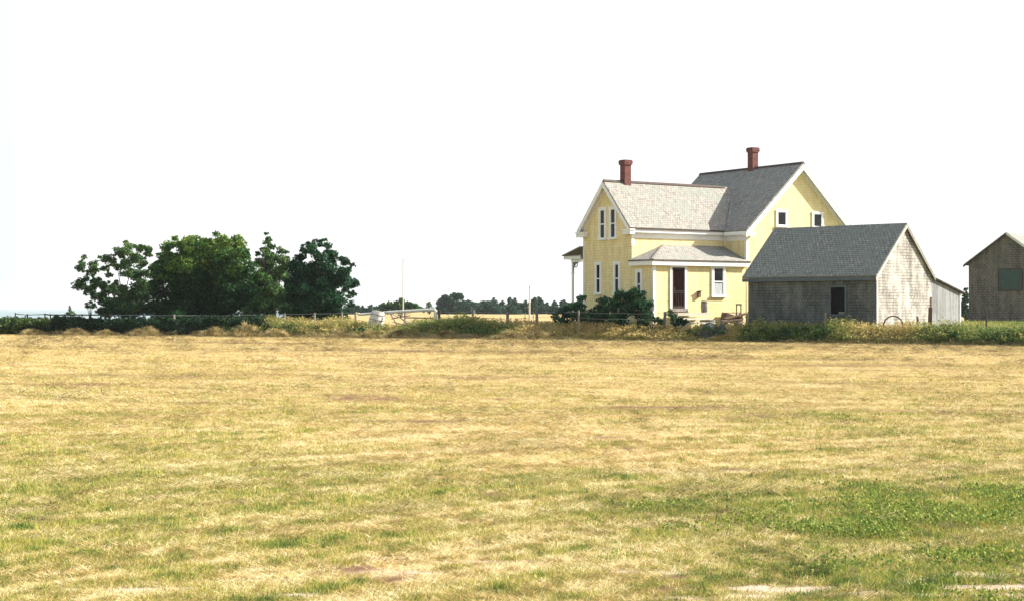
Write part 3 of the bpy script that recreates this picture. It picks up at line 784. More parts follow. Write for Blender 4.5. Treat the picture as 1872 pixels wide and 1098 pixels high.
for i, (px, top, wd, kd) in enumerate(FT):
    Y = 335 + random.uniform(-12, 14)
    base = P3(px, 0, Y); bz = 0.0
    zt = P3(px, top, Y).z; hh = zt
    R = wd / 2 * Y / F_PX * 1.12
    bl = []
    if kd == 'c':
        for q in range(6):
            f_ = q / 5.0
            bl.append((base.x + random.uniform(-.1, .1), Y, 0.5 + (hh - 0.6) * f_, R * (1.05 - 0.95 * f_) + 0.1))
    elif kd == 'u':
        for q in range(8): bl.append((base.x + random.uniform(-.7, .7) * R, Y + random.uniform(-.5, .5), hh - 0.55 + random.uniform(-.25, .25), R * 0.45))
        for q in range(6): bl.append((base.x + random.uniform(-.6, .6) * R, Y, random.uniform(.6, 2.2), R * 0.6))
    else:
        for q in range(9):
            a = random.random() * 6.283; zz = random.uniform(0.25, 0.86) * hh
            k = math.sqrt(max(0.1, 1 - ((zz / hh - 0.5) / 0.55) ** 2)) * 0.65
            bl.append((base.x + math.cos(a) * R * k, Y + math.sin(a) * R * k, zz, R * 0.5))
        bl.append((base.x, Y, hh * 0.85, R * 0.35)); bl.append((base.x, Y, 0.6, R * .7))
    cnt += 1
    if kd != 'p':
        for q in range(4): bl.append((base.x + random.uniform(-1.2, 1.2) * R, Y + random.uniform(-1, 1), random.uniform(0.4, 1.3), R * 0.55))
    if i % 4 == 1: bl.append((base.x + R * .5, Y, hh * 1.0, .25)); bl.append((base.x + R * .5, Y, hh * .85, .5))
    if px < 720:
        labs = {636: 'low conifer nearest the dark round tree, on the skyline', 641: 'bushy conifer on the skyline just right of the dark round tree', 663: 'smallest pointed conifer on the skyline beside the fence', 678: 'pointed conifer with broad skirt, above the whitish barrel', 698: 'round skyline tree just right of the whitish barrel', 712: 'low round tree touching the left end of the far thicket'}
        lab = labs[px]
    elif px == 785: lab = 'pale thin tree at the left end of the distant tree row'
    elif px == 838: lab = 'umbrella topped tree with clear stem in the distant tree row'
    elif px == 818: lab = 'tallest and broadest tree of the distant row'
    else:
        side = 'left of' if px < 968 else 'right of'
        n_ = sum(1 for f in FT if (f[0] > 720 and f[0] not in (785, 838, 818)) and ((f[0] < 968 and px < 968 and f[0] >= px) or (f[0] >= 968 and px >= 968 and f[0] <= px)))
        kd_ = {'c': 'pointed', 'r': 'rounded'}[kd]
        lab = '%s %s tree of the distant row counting %s from the short pole' % (kd_, ordinal(n_ - 1), 'leftwards' if px < 968 else 'rightwards')
    tree('conifer_tree' if kd == 'c' else 'distant_tree', (base.x, Y, 0), bl, 0.42 if kd != 'p' else 0.3, 120 if kd != 'p' else 60, M['leaf_light'] if kd == 'p' else M['leaf_far'], M['bark'], lab, 'tree', 'trees along the far side of the back field', None, 0.14, 6, 0.5)
# nearer thicket in front of the tall pole
b = blobs_px([(705, 563, 10), (718, 558, 11), (730, 555, 10), (742, 556, 9), (752, 560, 9), (762, 564, 8), (772, 567, 6), (740, 564, 10), (720, 566, 10), (700, 568, 8), (712, 555, 5), (690, 569, 6)], 240, 2)
tree('thicket', (P3(732, 0, 240).x, 240, 0), b, 0.32, 220, M['leaf_mid'], M['bark'], 'long low green thicket in front of the tall pole', 'thicket', None, None, 0.1, 7, 0.45, False)
b = blobs_px([(1764, 540, 5), (1766, 550, 7), (1762, 562, 8), (1768, 572, 9), (1766, 530, 3)], 140, 0.5, 1.2)
tree('conifer_tree', (P3(1765, 0, 140).x, 140, 0), b, 0.25, 420, M['leaf_far'], M['bark'], 'dark conifer in the gap between shed annex and brown barn', 'tree', None, None, 0.12, 7, 0.45)
#MARK_HOUSE
# ------------------------------------------------------------------ buildings
def window(parent, org, h, n, w_, z0, z1, fw=0.11, mid=0.5, curtain=False, frame_mat=None, label=None, sill=True):
    """org: point on the wall plane below the window centre; h: horizontal unit vector; n: outward normal"""
    org = Vector(org); h = Vector(h); n = Vector(n); up = Vector((0, 0, 1))
    fm = frame_mat or M['trim']
    f = MB()
    zc = (z0 + z1) / 2; H_ = z1 - z0
    for s in (-1, 1):
        f.obox(org + h * s * (w_ / 2 + fw / 2) + n * 0.03 + up * zc, h, n, up, fw, 0.06, H_)
    f.obox(org + n * 0.035 + up * (z1 + fw * 0.55), h, n, up, w_ + 2 * fw + 0.04, 0.07, fw * 1.1)
    win = f.build('window', fm, parent)
    if label: win['label'] = label
    g = MB()
    g.obox(org + n * 0.012 + up * zc, h, n, up, w_, 0.02, H_)
    g.build('pane', M['glass'], win)
    s_ = MB()
    for s in (-1, 1):
        s_.obox(org + h * s * (w_ / 2 - 0.02) + n * 0.036 + up * zc, h, n, up, 0.04, 0.024, H_ - 0.08)
    if mid: s_.obox(org + n * 0.036 + up * (z0 + H_ * mid), h, n, up, w_, 0.028, 0.06)
    s_.obox(org + n * 0.036 + up * (z1 - 0.02), h, n, up, w_, 0.024, 0.04)
    s_.obox(org + n * 0.036 + up * (z0 + 0.02), h, n, up, w_, 0.024, 0.04)
    s_.build('sash', fm, win)
    if sill:
        l = MB(); l.obox(org + n * 0.06 + up * (z0 - 0.045), h, n, up, w_ + 2 * fw + 0.08, 0.12, 0.09)
        l.build('sill', fm, win)
    if curtain:
        c = MB()
        for k in range(6):
            c.obox(org + h * ((k - 2.5) * w_ / 7.6) + n * 0.026 + up * (z0 + H_ * 0.24), h, n, up, w_ / 9, 0.004 + 0.002 * (k % 2), H_ * 0.40)
        c.build('curtain', M['curtain'], win)
    return win

def slab(mb, a, b, c, d, th):
    """roof slab: four corners of the upper face (counter-clockwise from above) and thickness"""
    a, b, c, d = map(Vector, (a, b, c, d))
    n = (b - a).cross(d - a).normalized()
    if n.z < 0: n = -n
    mb.hexa([p - n * th for p in (a, b, c, d)], [a, b, c, d])

def chimney(parent, x, y, z0, z1, s=0.5, lab=None):
    m = MB()
    m.box(x - s / 2, x + s / 2, y - s / 2, y + s / 2, z0, z1 - 0.26)
    e = 0.05
    m.box(x - s / 2 - e, x + s / 2 + e, y - s / 2 - e, y + s / 2 + e, z1 - 0.26, z1 - 0.16)
    e = 0.065
    m.box(x - s / 2 - e, x + s / 2 + e, y - s / 2 - e, y + s / 2 + e, z1 - 0.16, z1 - 0.06)
    e = 0.04
    m.box(x - s / 2 - e, x + s / 2 + e, y - s / 2 - e, y + s / 2 + e, z1 - 0.06, z1)
    c = m.build('chimney', M['brick'], parent)
    p = MB(); p.box(x - 0.13, x + 0.13, y - 0.13, y + 0.13, z1, z1 + 0.012); p.build('flue', M['void'], parent)
    if lab: c['label'] = lab
    return c

RZ = math.atan2(2800, 4300)
A = (6.179, 79.0, 0.0)
house = empty('farmhouse', A, RZ, 'yellow shingled farmhouse with white trim, grey roofs and two brick chimneys', 'house')
EW = 4.25                      # ell: x 0..6.25, y 0..EW
EZ, ER = 5.45, 8.28            # ell wall top, ridge
MX0, MX1, MY0, MY1 = 6.25, 13.85, -1.79, 6.2
MZ, MR = 5.4, 9.42
SE = (ER - 5.70) / (EW / 2 + 0.26)      # ell roof slope
SM = (MR - 5.66) / (3.8 + 0.3)
xm = (MX0 + MX1) / 2
g0 = 0.35
# ell walls
def ell_top(y): return ER - 0.14 - SE * abs(y - EW / 2)
mb = MB()
mb.poly([(0, 0, g0), (MX0, 0, g0), (MX0, 0, ell_top(0)), (0, 0, ell_top(0))])
mb.poly([(0, EW, g0), (0, 0, g0), (0, 0, ell_top(0)), (0, EW / 2, ell_top(EW / 2)), (0, EW, ell_top(0))])
mb.poly([(MX0, EW, g0), (0, EW, g0), (0, EW, ell_top(0)), (MX0, EW, ell_top(0))])
mb.build('wall', M['siding'], house)['label'] = 'yellow shingled walls of the narrow front wing'
def main_top(x): return MR - 0.15 - SM * abs(x - xm)
mb = MB()
mt0 = main_top(MX0)
mb.poly([(MX0, MY0, g0), (MX1, MY0, g0), (MX1, MY0, mt0), (xm, MY0, MR - 0.15), (MX0, MY0, mt0)])
mb.poly([(MX1, MY0, g0), (MX1, MY1, g0), (MX1, MY1, mt0), (MX1, MY0, mt0)])
mb.poly([(MX1, MY1, g0), (MX0, MY1, g0), (MX0, MY1, mt0), (xm, MY1, MR - 0.15), (MX1, MY1, mt0)])
mb.poly([(MX0, MY1, g0), (MX0, MY0, g0), (MX0, MY0, mt0), (MX0, MY1, mt0)])
mb.build('wall', M['siding'], house)['label'] = 'yellow shingled walls of the large main block'
# porch room (closed lean-to) : x 0..MX0, y -1.77..0
PY = -1.77; PZ = 3.92; PT = 4.86; PX = MX0 - 0.004
mb = MB()
mb.poly([(0.01, PY, g0), (PX, PY, g0), (PX, PY, PZ), (0.01, PY, PZ)])
mb.poly([(0.01, -0.002, g0), (0.01, PY, g0), (0.01, PY, PZ), (0.01, -0.002, PZ)])
mb.build('wall', M['siding'], house)['label'] = 'yellow shingled walls of the low kitchen lean-to'
# foundation
mb = MB()
mb.box(0.04, MX0, 0.04, EW - 0.04, -0.1, g0); mb.box(MX0 + 0.04, MX1 - 0.04, MY0 + 0.04, MY1 - 0.04, -0.1, g0 - 0.004); mb.box(0.05, MX0, PY + 0.04, 0.02, -0.1, g0 - 0.008)
mb.build('foundation', M['rock'], house)
# roofs
th = 0.09
mb = MB(); o_ = 0.26; RX = 8.9
ey = -o_; ez = ER - SE * (EW / 2 + o_)
slab(mb, (-0.28, ey, ez), (MX0 + 0.35, ey, ez), (RX, EW / 2, ER), (-0.28, EW / 2, ER), th)
slab(mb, (-0.28, EW / 2, ER), (RX, EW / 2, ER), (MX0 + 0.35, EW + o_, ez), (-0.28, EW + o_, ez), th)
ell_roof = mb.build('roof', M['roof'], house); ell_roof['label'] = 'sunlit weathered shingle roof of the front wing'
mb = MB(); ex = MX0 - 0.3; mz = MR - SM * (3.8 + 0.3)
slab(mb, (ex, MY0 - 0.3, mz), (xm, MY0 - 0.3, MR), (xm, MY1 + 0.3, MR), (ex, MY1 + 0.3, mz), th)
slab(mb, (xm, MY0 - 0.3, MR), (MX1 + 0.3, MY0 - 0.3, mz), (MX1 + 0.3, MY1 + 0.3, mz), (xm, MY1 + 0.3, MR), th)
main_roof = mb.build('roof', M['roof'], house); main_roof['label'] = 'darker shingle roof of the main block'
# ridge caps
mb = MB()
for s in (-1, 1): mb.obox((3.9, EW / 2 + s * 0.06, ER + 0.012 - 0.03), (1, 0, 0), (0, 1, -s * SE), (0, s * SE, 1), 8.3, 0.16, 0.03)
mb.build('ridge_cap', M['roof_edge'], ell_roof)
mb = MB()
for s in (-1, 1): mb.obox((xm + s * 0.06, (MY0 + MY1) / 2, MR + 0.012 - 0.03), (0, 1, 0), (1, 0, -s * SM), (s * SM, 0, 1), MY1 - MY0 + 0.6, 0.16, 0.03)
mb.build('ridge_cap', M['roof_edge'], main_roof)
chimney(ell_roof, 1.22, EW / 2, ER - 0.4, 9.42, 0.42, 'dark red brick chimney on the front wing')
chimney(main_roof, xm, MY0 + 3.72, MR - 0.4, 10.56, 0.42, 'red brick chimney on the main block')
# valley flashing
mb = MB(); 
v0 = Vector((MX0 + 0.03, -0.26, mz + SM * 0.33 + 0.02)); v1 = Vector((8.82, EW / 2, ER + 0.03))
mb.beam(v0, v1, 0.10, 0.02); mb.build('valley_flashing', M['roof'], main_roof)
# eave cornice: ell front, fascia + soffit + frieze
mb = MB()
mb.box(-0.24, MX0 - 0.3, -0.24, -0.2, ez - 0.24, ez - 0.05)      # fascia
mb.box(-0.24, MX0 - 0.3, -0.2, -0.0, ez - 0.22, ez - 0.19)        # soffit
mb.box(-0.24, MX0, EW + 0.2, EW + 0.24, ez - 0.24, ez - 0.05)
mb.box(-0.24, MX0, EW, EW + 0.2, ez - 0.22, ez - 0.19)
mb.build('eave_board', M['trim'], house)
mb = MB(); mb.box(0.12, MX0 - 0.002, -0.03, -0.001, ez - 0.52, ez - 0.222); mb.build('frieze_board', M['trim'], house)
mb = MB()
mb.box(ex + 0.02, ex + 0.06, MY0 - 0.27, -0.27, mz - 0.24, mz - 0.05); mb.box(ex + 0.06, MX0, MY0 - 0.27, -0.24, mz - 0.22, mz - 0.19)
mb.box(MX1 + 0.24, MX1 + 0.28, MY0 - 0.27, MY1 + 0.27, mz - 0.24, mz - 0.05); mb.box(MX1, MX1 + 0.24, MY0 - 0.27, MY1 + 0.27, mz - 0.22, mz - 0.19)
mb.build('eave_board', M['trim'], house)
mb = MB(); mb.box(MX0 - 0.03, MX0 - 0.001, MY0 + 0.14, -0.05, mz - 0.52, mz - 0.222); mb.build('frieze_board', M['trim'], house)
# dark gutter line under the shingles
mb = MB(); mb.box(-0.25, MX0 - 0.3, -0.30, -0.245, ez - 0.085, ez - 0.03); mb.build('gutter', M['roof_edge'], house)
# rake boards (bargeboard + gable frieze)
def rake(x0, x1, y, zlo, zhi, n, axis, wd, off, name='rake_board', t=0.04):
    """board parallel to the roof slope in a gable; axis 'x' runs along x at fixed y"""
    mb = MB()
    pts = []
    for (a, z) in ((x0, zlo), (x1, zhi), (x1, zhi - wd), (x0, zlo - wd)):
        pts.append((a, y, z) if axis == 'x' else (y, a, z))
    mb.prism(pts, (0, t * n, 0) if axis == 'x' else (t * n, 0, 0))
    return mb
for s in (-1, 1):
    e_ = xm + s * (3.8 + 0.3)
    mb = rake(e_, xm, MY0 - 0.30, mz - 0.10, MR - 0.10, -1, 'x', 0.30, 0); mb.build('rake_board', M['trim'], house)
    mb = rake(xm + s * 3.8, xm, MY0 - 0.002, main_top(MX0) - 0.0, MR - 0.15, -1, 'x', 0.30, 0, t=0.03); mb.build('frieze_board', M['trim'], house)
    y_e = EW / 2 + s * (EW / 2 + o_)
    mb = rake(y_e, EW / 2, -0.28, ez - 0.10, ER - 0.10, -1, 'y', 0.26, 0); mb.build('rake_board', M['trim'], house)
    mb = rake(EW / 2 + s * EW / 2, EW / 2, -0.002, ell_top(0), ER - 0.14, -1, 'y', 0.30, 0, t=0.03); mb.build('frieze_board', M['trim'], house)
    # soffits
    mb = MB(); a, b_2 = Vector((e_, MY0 - 0.29, mz - 0.13)), Vector((xm, MY0 - 0.29, MR - 0.13))
    slab(mb, a, b_2, b_2 + Vector((0, 0.28, 0)), a + Vector((0, 0.28, 0)), 0.02); mb.build('soffit', M['trim'], house)
    mb = MB(); a, b_2 = Vector((-0.27, y_e, ez - 0.13)), Vector((-0.27, EW / 2, ER - 0.13))
    slab(mb, a, b_2, b_2 + Vector((0.26, 0, 0)), a + Vector((0.26, 0, 0)), 0.02); mb.build('soffit', M['trim'], house)
# cornice returns
mb = MB()
mb.box(-0.30, -0.02, -0.27, 0.42, ez - 0.34, ez - 0.14); mb.box(-0.34, -0.02, -0.31, 0.46, ez - 0.14, ez - 0.07)
mb.build('cornice_return', M['trim'], house)
mb = MB()
mb.box(-0.30, -0.02, EW - 0.42, EW + 0.27, ez - 0.34, ez - 0.14); mb.box(-0.34, -0.02, EW - 0.46, EW + 0.31, ez - 0.14, ez - 0.07)
mb.build('cornice_return', M['trim'], house)
mb = MB()
mb.box(ex - 0.01, MX0 + 0.35, MY0 - 0.33, MY0 - 0.04, mz - 0.30, mz - 0.13)
mb.build('cornice_return', M['trim'], house)
# corner boards
def corner(x0, x1, y0, y1, z0, z1, par=house):
    mb = MB(); mb.box(x0, x1, y0, y1, z0, z1); mb.build('corner_board', M['trim'], par)
corner(-0.025, 0.15, -0.026, 0.03, 4.75, ez - 0.34)
corner(-0.025, 0.03, EW - 0.09, EW + 0.025, g0, ez - 0.34)
corner(MX0 - 0.028, MX0 + 0.15, MY0 - 0.028, MY0 + 0.13, 4.05, mz - 0.3)
corner(-0.015, 0.17, PY - 0.026, PY + 0.05, g0, PZ - 0.10)
corner(MX0 - 0.05, MX0 - 0.003, -0.06, -0.031, PT + 0.1, ez - 0.25)   # downpipe board at the inner corner
# porch roof
mb = MB()
er = 0.22; pzE = PZ + 0.10
hx = 2.05
slab(mb, (-er, PY - er, pzE), (MX0 + 0.1, PY - er, pzE), (MX0 - 0.01, -0.005, PT), (hx, -0.005, PT), 0.05)
# hip end as a solid wedge
mb.poly([(-er, PY - er, pzE), (hx, -0.005, PT), (-er, -0.005, pzE + 0.02)])
mb.poly([(-er, -0.005, pzE - 0.04), (-er, PY - er, pzE - 0.05), (-er, PY - er, pzE), (-er, -0.005, pzE + 0.02)])
mb.poly([(-er, PY - er, pzE - 0.052), (-er, -0.005, pzE - 0.052), (hx, -0.005, pzE - 0.052)])
pr_ = mb.build('roof', M['roof'], house); pr_['label'] = 'low hipped roof of the kitchen lean-to'
mb = MB()
mb.beam((-er, PY - er, pzE + 0.015), (hx, -0.02, PT + 0.015), 0.14, 0.03); mb.build('hip_cap', M['roof'], pr_)
mb = MB()
mb.box(-er + 0.01, MX0 + 0.12, PY - er + 0.01, PY - er + 0.04, pzE - 0.29, pzE - 0.055)
mb.box(-er + 0.01, -er + 0.04, PY - er + 0.04, -0.01, pzE - 0.29, pzE - 0.055)
mb.box(-er + 0.04, MX0 - 0.01, PY - er + 0.04, -0.02, pzE - 0.27, pzE - 0.245)
mb.build('eave_board', M['trim'], house)
mb = MB(); mb.box(-er - 0.02, MX0 + 0.12, PY - er - 0.03, PY - er + 0.008, pzE - 0.065, pzE - 0.018); mb.box(-er - 0.03, -er + 0.008, PY - er - 0.03, -0.01, pzE - 0.065, pzE - 0.018)
mb.build('gutter', M['roof_edge'], house)
# front face windows and door (normal -y)
N1 = (0, -1, 0); H1 = (1, 0, 0)
window(house, (4.30, PY, 0), H1, N1, 0.66, 2.22, 3.66, 0.14, 0.5, True, label='kitchen window with pale curtain in its lower half')
d = MB()
for s in (-1, 1): d.obox((1.615 + s * 0.48, PY - 0.03, 2.52), (1, 0, 0), (0, 1, 0), (0, 0, 1), 0.13, 0.06, 2.25)
d.obox((1.615, PY - 0.035, 3.70), (1, 0, 0), (0, 1, 0), (0, 0, 1), 1.14, 0.07, 0.13)
door = d.build('door', M['trim'], house)
d = MB(); d.obox((1.615, PY - 0.02, 2.60), (1, 0, 0), (0, 1, 0), (0, 0, 1), 0.82, 0.03, 2.06); d.build('screen', M['screen'], door)
d = MB()
for s in (-1, 1): d.obox((1.615 + s * 0.375, PY - 0.045, 2.60), (1, 0, 0), (0, 1, 0), (0, 0, 1), 0.07, 0.02, 2.06)
for zz, t_ in ((3.58, 0.09), (2.44, 0.035), (2.36, 0.035), (1.62, 0.10)): d.obox((1.615, PY - 0.045, zz), (1, 0, 0), (0, 1, 0), (0, 0, 1), 0.68, 0.018, t_)
for k in range(3): d.obox((1.615 + (k - 1) * 0.17, PY - 0.042, 1.98), (1, 0, 0), (0, 1, 0), (0, 0, 1), 0.02, 0.012, 0.66)
d.build('screen_frame', M['dark_wood'], door)
d = MB(); d.obox((1.30, PY - 0.07, 2.55), (1, 0, 0), (0, 1, 0), (0, 0, 1), 0.04, 0.05, 0.12); d.build('handle', M['rust'], door)
d = MB(); d.obox((1.615, PY - 0.07, 1.47), (1, 0, 0), (0, 1, 0), (0, 0, 1), 1.10, 0.14, 0.16); d.build('threshold', M['grey_wood'], door)
# left faces (normal -x)
N2 = (-1, 0, 0); H2 = (0, -1, 0)
for (yc, z0, z1, w_) in ((2.88, 2.36, 3.88, 0.34), (1.24, 2.36, 3.86, 0.34)):
    window(house, (0, yc, 0), H2, N2, w_, z0, z1, 0.12, 0.5)
for (yc, z0, z1, w_) in ((2.50, 5.24, 6.75, 0.40), (1.58, 5.24, 6.75, 0.40)):
    window(house, (0, yc, 0), H2, N2, w_, z0, z1, 0.13, 0.5)
window(house, (0.01, -0.62, 0), H2, N2, 0.32, 2.15, 3.42, 0.12, 0.5)
# main gable windows
window(house, (xm - 1.32, MY0, 0), H1, N1, 0.62, 5.98, 6.72, 0.10, 0.0)
window(house, (xm + 1.32, MY0, 0), H1, N1, 0.62, 5.98, 6.70, 0.10, 0.0)
window(house, (9.0, MY0, 0), H1, N1, 0.7, 2.0, 3.7, 0.13, 0.5)
window(house, (12.2, MY0, 0), H1, N1, 0.7, 2.0, 3.7, 0.13, 0.5)
# veranda on the far side of the wing
vz = 4.46
mb = MB(); slab(mb, (-0.25, EW + 1.62, vz), (-0.25, EW + 0.02, vz + 0.42), (MX0, EW + 0.02, vz + 0.42), (MX0, EW + 1.62, vz), 0.06)
vr = mb.build('veranda_roof', M['roof'], house)
mb = MB(); mb.box(-0.22, MX0, EW + 1.50, EW + 1.56, vz - 0.26, vz - 0.07); mb.box(-0.22, -0.18, EW + 0.03, EW + 1.50, vz - 0.26, vz - 0.02)
mb.box(-0.08, -0.04, EW + 0.03, EW + 1.06, vz - 0.42, vz - 0.27)
mb.build('veranda_fascia', M['trim'], vr)
mb = MB(); mb.box(-0.27, MX0, EW + 1.58, EW + 1.64, vz - 0.075, vz - 0.01); mb.box(-0.29, -0.23, EW + 0.03, EW + 1.64, vz - 0.075, vz - 0.01)
mb.build('gutter', M['roof_edge'], vr)
for k in range(4):
    xx = 0.05 + k * 2.0
    p = MB(); p.box(xx - 0.05, xx + 0.05, EW + 1.02, EW + 1.12, 0.9, vz - 0.26); p.box(xx - 0.07, xx + 0.07, EW + 1.0, EW + 1.14, 3.42, 3.48)
    po = p.build('veranda_post', M['trim'], house)
    q = MB()
    q.ring((xx, EW + 0.50, vz - 0.95), (0, 1, 0), (0, 0, 1), 0.55, 0.05, 10, 6, 0.0, math.pi / 2)
    q.ring((xx, EW + 0.78, vz - 0.55), (0, 1, 0), (0, 0, 1), 0.14, 0.03, 14, 5)
    q.obox((xx, EW + 0.93, vz - 0.42), (1, 0, 0), (0, 1, 0), (0, 0, 1), 0.05, 0.22, 0.3)
    q.build('bracket', M['grey_wood'], po)
mb = MB(); mb.box(0, MX0, EW + 0.01, EW + 1.3, 0.75, 0.9); mb.build('veranda_floor', M['grey_wood'], house)
# wall box by the door
mb = MB(); mb.box(2.86, 3.02, PY - 0.14, PY - 0.003, 2.12, 2.40); mb.obox((2.94, PY - 0.09, 2.42), (1, 0, 0), (0, 1, -0.3), (0, 0.3, 1), 0.22, 0.2, 0.03)
o = mb.build('mailbox', M['brown_wood'], house)
# steps and landing
mb = MB()
mb.box(1.0, 3.15, PY - 0.75, PY - 0.15, 1.20, 1.34)
mb.box(1.05, 2.95, PY - 1.05, PY - 0.752, 0.98, 1.08); mb.box(1.05, 2.95, PY - 1.35, PY - 1.06, 0.78, 0.87)
mb.box(1.05, 1.12, PY - 1.33, PY - 0.2, 0.5, 0.98); mb.box(2.88, 2.95, PY - 1.33, PY - 0.2, 0.5, 0.98)
mb.build('steps', M['pale_wood'], house)

# ---- grey shed
RS = math.atan2(-0.682, 0.731)            # local +x runs towards the near right corner
SL, SW = 7.0, 5.24
Cx, Cy = 16.65, 70.0
ax_ = Vector((math.cos(RS), math.sin(RS), 0))
shed_o = Vector((Cx, Cy, 0)) - ax_ * SL     # front left corner is local origin
shed = empty('shed', shed_o, RS, 'grey shingled shed with steep roof and one dark window, nearest building', 'shed')
sz, sr = 2.98, 5.56
ss = (sr - 3.06) / (SW / 2 + 0.22)
def shed_top(y): return sr - 0.10 - ss * abs(y - SW / 2)
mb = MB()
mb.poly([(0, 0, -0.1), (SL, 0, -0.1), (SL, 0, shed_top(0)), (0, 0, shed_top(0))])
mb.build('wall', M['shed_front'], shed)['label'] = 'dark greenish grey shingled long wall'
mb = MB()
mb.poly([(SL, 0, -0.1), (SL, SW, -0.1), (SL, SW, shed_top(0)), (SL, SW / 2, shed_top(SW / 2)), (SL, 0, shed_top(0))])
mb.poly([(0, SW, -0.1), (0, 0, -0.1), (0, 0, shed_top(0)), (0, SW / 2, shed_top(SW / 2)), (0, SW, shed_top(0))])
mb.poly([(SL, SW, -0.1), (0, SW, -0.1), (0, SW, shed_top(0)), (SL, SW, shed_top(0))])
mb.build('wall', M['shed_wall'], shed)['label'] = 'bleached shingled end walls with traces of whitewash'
mb = MB(); e = 0.22; lz = sr - ss * (SW / 2 + e)
slab(mb, (-e, -e, lz), (SL + 0.12, -e, lz), (SL + 0.12, SW / 2, sr), (-e, SW / 2, sr), 0.07)
slab(mb, (-e, SW / 2, sr), (SL + 0.12, SW / 2, sr), (SL + 0.12, SW + e * 0.7, sr - ss * (SW / 2 + e * 0.7)), (-e, SW + e * 0.7, sr - ss * (SW / 2 + e * 0.7)), 0.07)
sroof = mb.build('roof', M['shed_roof'], shed)
mb = MB(); mb.box(-e, SL + 0.1, -e + 0.02, -e + 0.06, lz - 0.22, lz - 0.06); mb.box(-e + 0.02, SL, -e + 0.06, -0.003, lz - 0.2, lz - 0.17); mb.build('eave_board', M['bluegrey'], shed)
mb = rake(-e + 0.0, SW / 2, SL + 0.10, lz - 0.075, sr - 0.075, 1, 'y', 0.16, 0); mb.build('rake_board', M['pale_wood'], shed)
mb = rake(SW + e * 0.7, SW / 2, SL + 0.10, sr - ss * (SW / 2 + e * 0.7) - 0.075, sr - 0.075, 1, 'y', 0.16, 0); mb.build('rake_board', M['grey_wood'], shed)
mb = MB(); mb.box(SL - 0.10, SL + 0.028, -0.026, 0.0, -0.1, lz - 0.22); mb.build('corner_board', M['bluegrey'], shed)
mb = MB(); mb.box(SL - 0.001, SL + 0.026, 0.0, 0.11, -0.1, lz + 0.05); mb.build('corner_board', M['whitewash'], shed)
# window opening in the front: a flat dark panel paints the unlit inside
wx = SL - 1.99; ww = 0.74; z0, z1 = 1.30, 2.54
f = MB()
for s in (-1, 1): f.obox((wx + s * (ww / 2 + 0.045), -0.025, (z0 + z1) / 2), (1, 0, 0), (0, 1, 0), (0, 0, 1), 0.09, 0.05, z1 - z0 + 0.18)
f.obox((wx, -0.024, z1 + 0.045), (1, 0, 0), (0, 1, 0), (0, 0, 1), ww, 0.046, 0.09); f.obox((wx, -0.04, z0 - 0.05), (1, 0, 0), (0, 1, 0), (0, 0, 1), ww, 0.08, 0.09)
sw = f.build('window', M['bluegrey'], shed)
f = MB(); f.obox((wx, -0.008, (z0 + z1) / 2), (1, 0, 0), (0, 1, 0), (0, 0, 1), ww, 0.012, z1 - z0); f.build('opening', M['void'], sw)
f = MB(); f.obox((wx + 0.2, -0.035, z0 + 0.06), (1, 0, 0), (0, 1, 0), (0, 0, 1), 0.3, 0.03, 0.10); f.build('broken_sash', M['grey_wood'], sw)
# lean-to annex behind the shed
LW = 3.05
la, lb = 3.10, 2.40
mb = MB()
ly0, ly1 = SW + 0.004, SW + LW
lx = SL - 0.05
mb.poly([(lx, ly0, -0.1), (lx, ly1, -0.1), (lx, ly1, lb - 0.05), (lx, ly0, la - 0.05)])
mb.poly([(0.2, ly1, -0.1), (0.2, ly0, -0.1), (0.2, ly0, la - 0.05), (0.2, ly1, lb - 0.05)])
mb.poly([(lx, ly1, -0.1), (0.2, ly1, -0.1), (0.2, ly1, lb - 0.05), (lx, ly1, lb - 0.05)])
mb.build('annex_wall', M['boards'], shed)
mb = MB(); sl_ = (la - lb) / LW
slab(mb, (0.0, ly0 - 0.02, la), (SL + 0.1, ly0 - 0.02, la), (SL + 0.1, ly1 + 0.3, lb - sl_ * 0.3), (0.0, ly1 + 0.3, lb - sl_ * 0.3), 0.07)
ar = mb.build('annex_roof', M['dark_wood'], shed)
mb = MB(); mb.box(lx + 0.001, lx + 0.03, ly1 - 0.1, ly1 + 0.02, -0.1, lb - 0.10); mb.build('corner_board', M['whitewash'], shed)
mb = MB(); mb.box(SL + 0.001, SL + 0.035, SW - 0.16, SW + 0.0, 0.3, 2.1); mb.build('door_post', M['brown_wood'], shed)

# ---- brown barn at the right
RB = math.atan2(-0.546, 0.838)
barn = empty('barn', (29.82, 100.0, 0.35), RB, 'brown weathered barn with a dark shuttered window, cut by the right edge', 'barn')
BW, BD = 4.93, 9.0
br_, be = 6.08, 4.02
bs = (br_ - be) / (BW / 2 + 0.3)
def barn_top(x): return br_ - 0.1 - bs * abs(x - BW / 2)
mb = MB()
mb.poly([(0, 0, -0.6), (BW, 0, -0.6), (BW, 0, barn_top(BW)), (BW / 2, 0, barn_top(BW / 2)), (0, 0, barn_top(0))])
mb.poly([(BW, 0, -0.6), (BW, BD, -0.6), (BW, BD, barn_top(0)), (BW, 0, barn_top(0))])
mb.poly([(0, BD, -0.6), (0, 0, -0.6), (0, 0, barn_top(0)), (0, BD, barn_top(0))])
mb.poly([(BW, BD, -0.6), (0, BD, -0.6), (0, BD, barn_top(0)), (BW / 2, BD, barn_top(BW / 2)), (BW, BD, barn_top(0))])
mb.build('wall', M['barn_wall'], barn)
mb = MB(); e = 0.3
slab(mb, (-e, -0.2, be), (BW / 2, -0.2, br_), (BW / 2, BD + .2, br_), (-e, BD + .2, be), 0.07)
slab(mb, (BW / 2, -0.2, br_), (BW + e, -0.2, be), (BW + e, BD + .2, be), (BW / 2, BD + .2, br_), 0.07)
mb.build('roof', M['barn_roof'], barn)
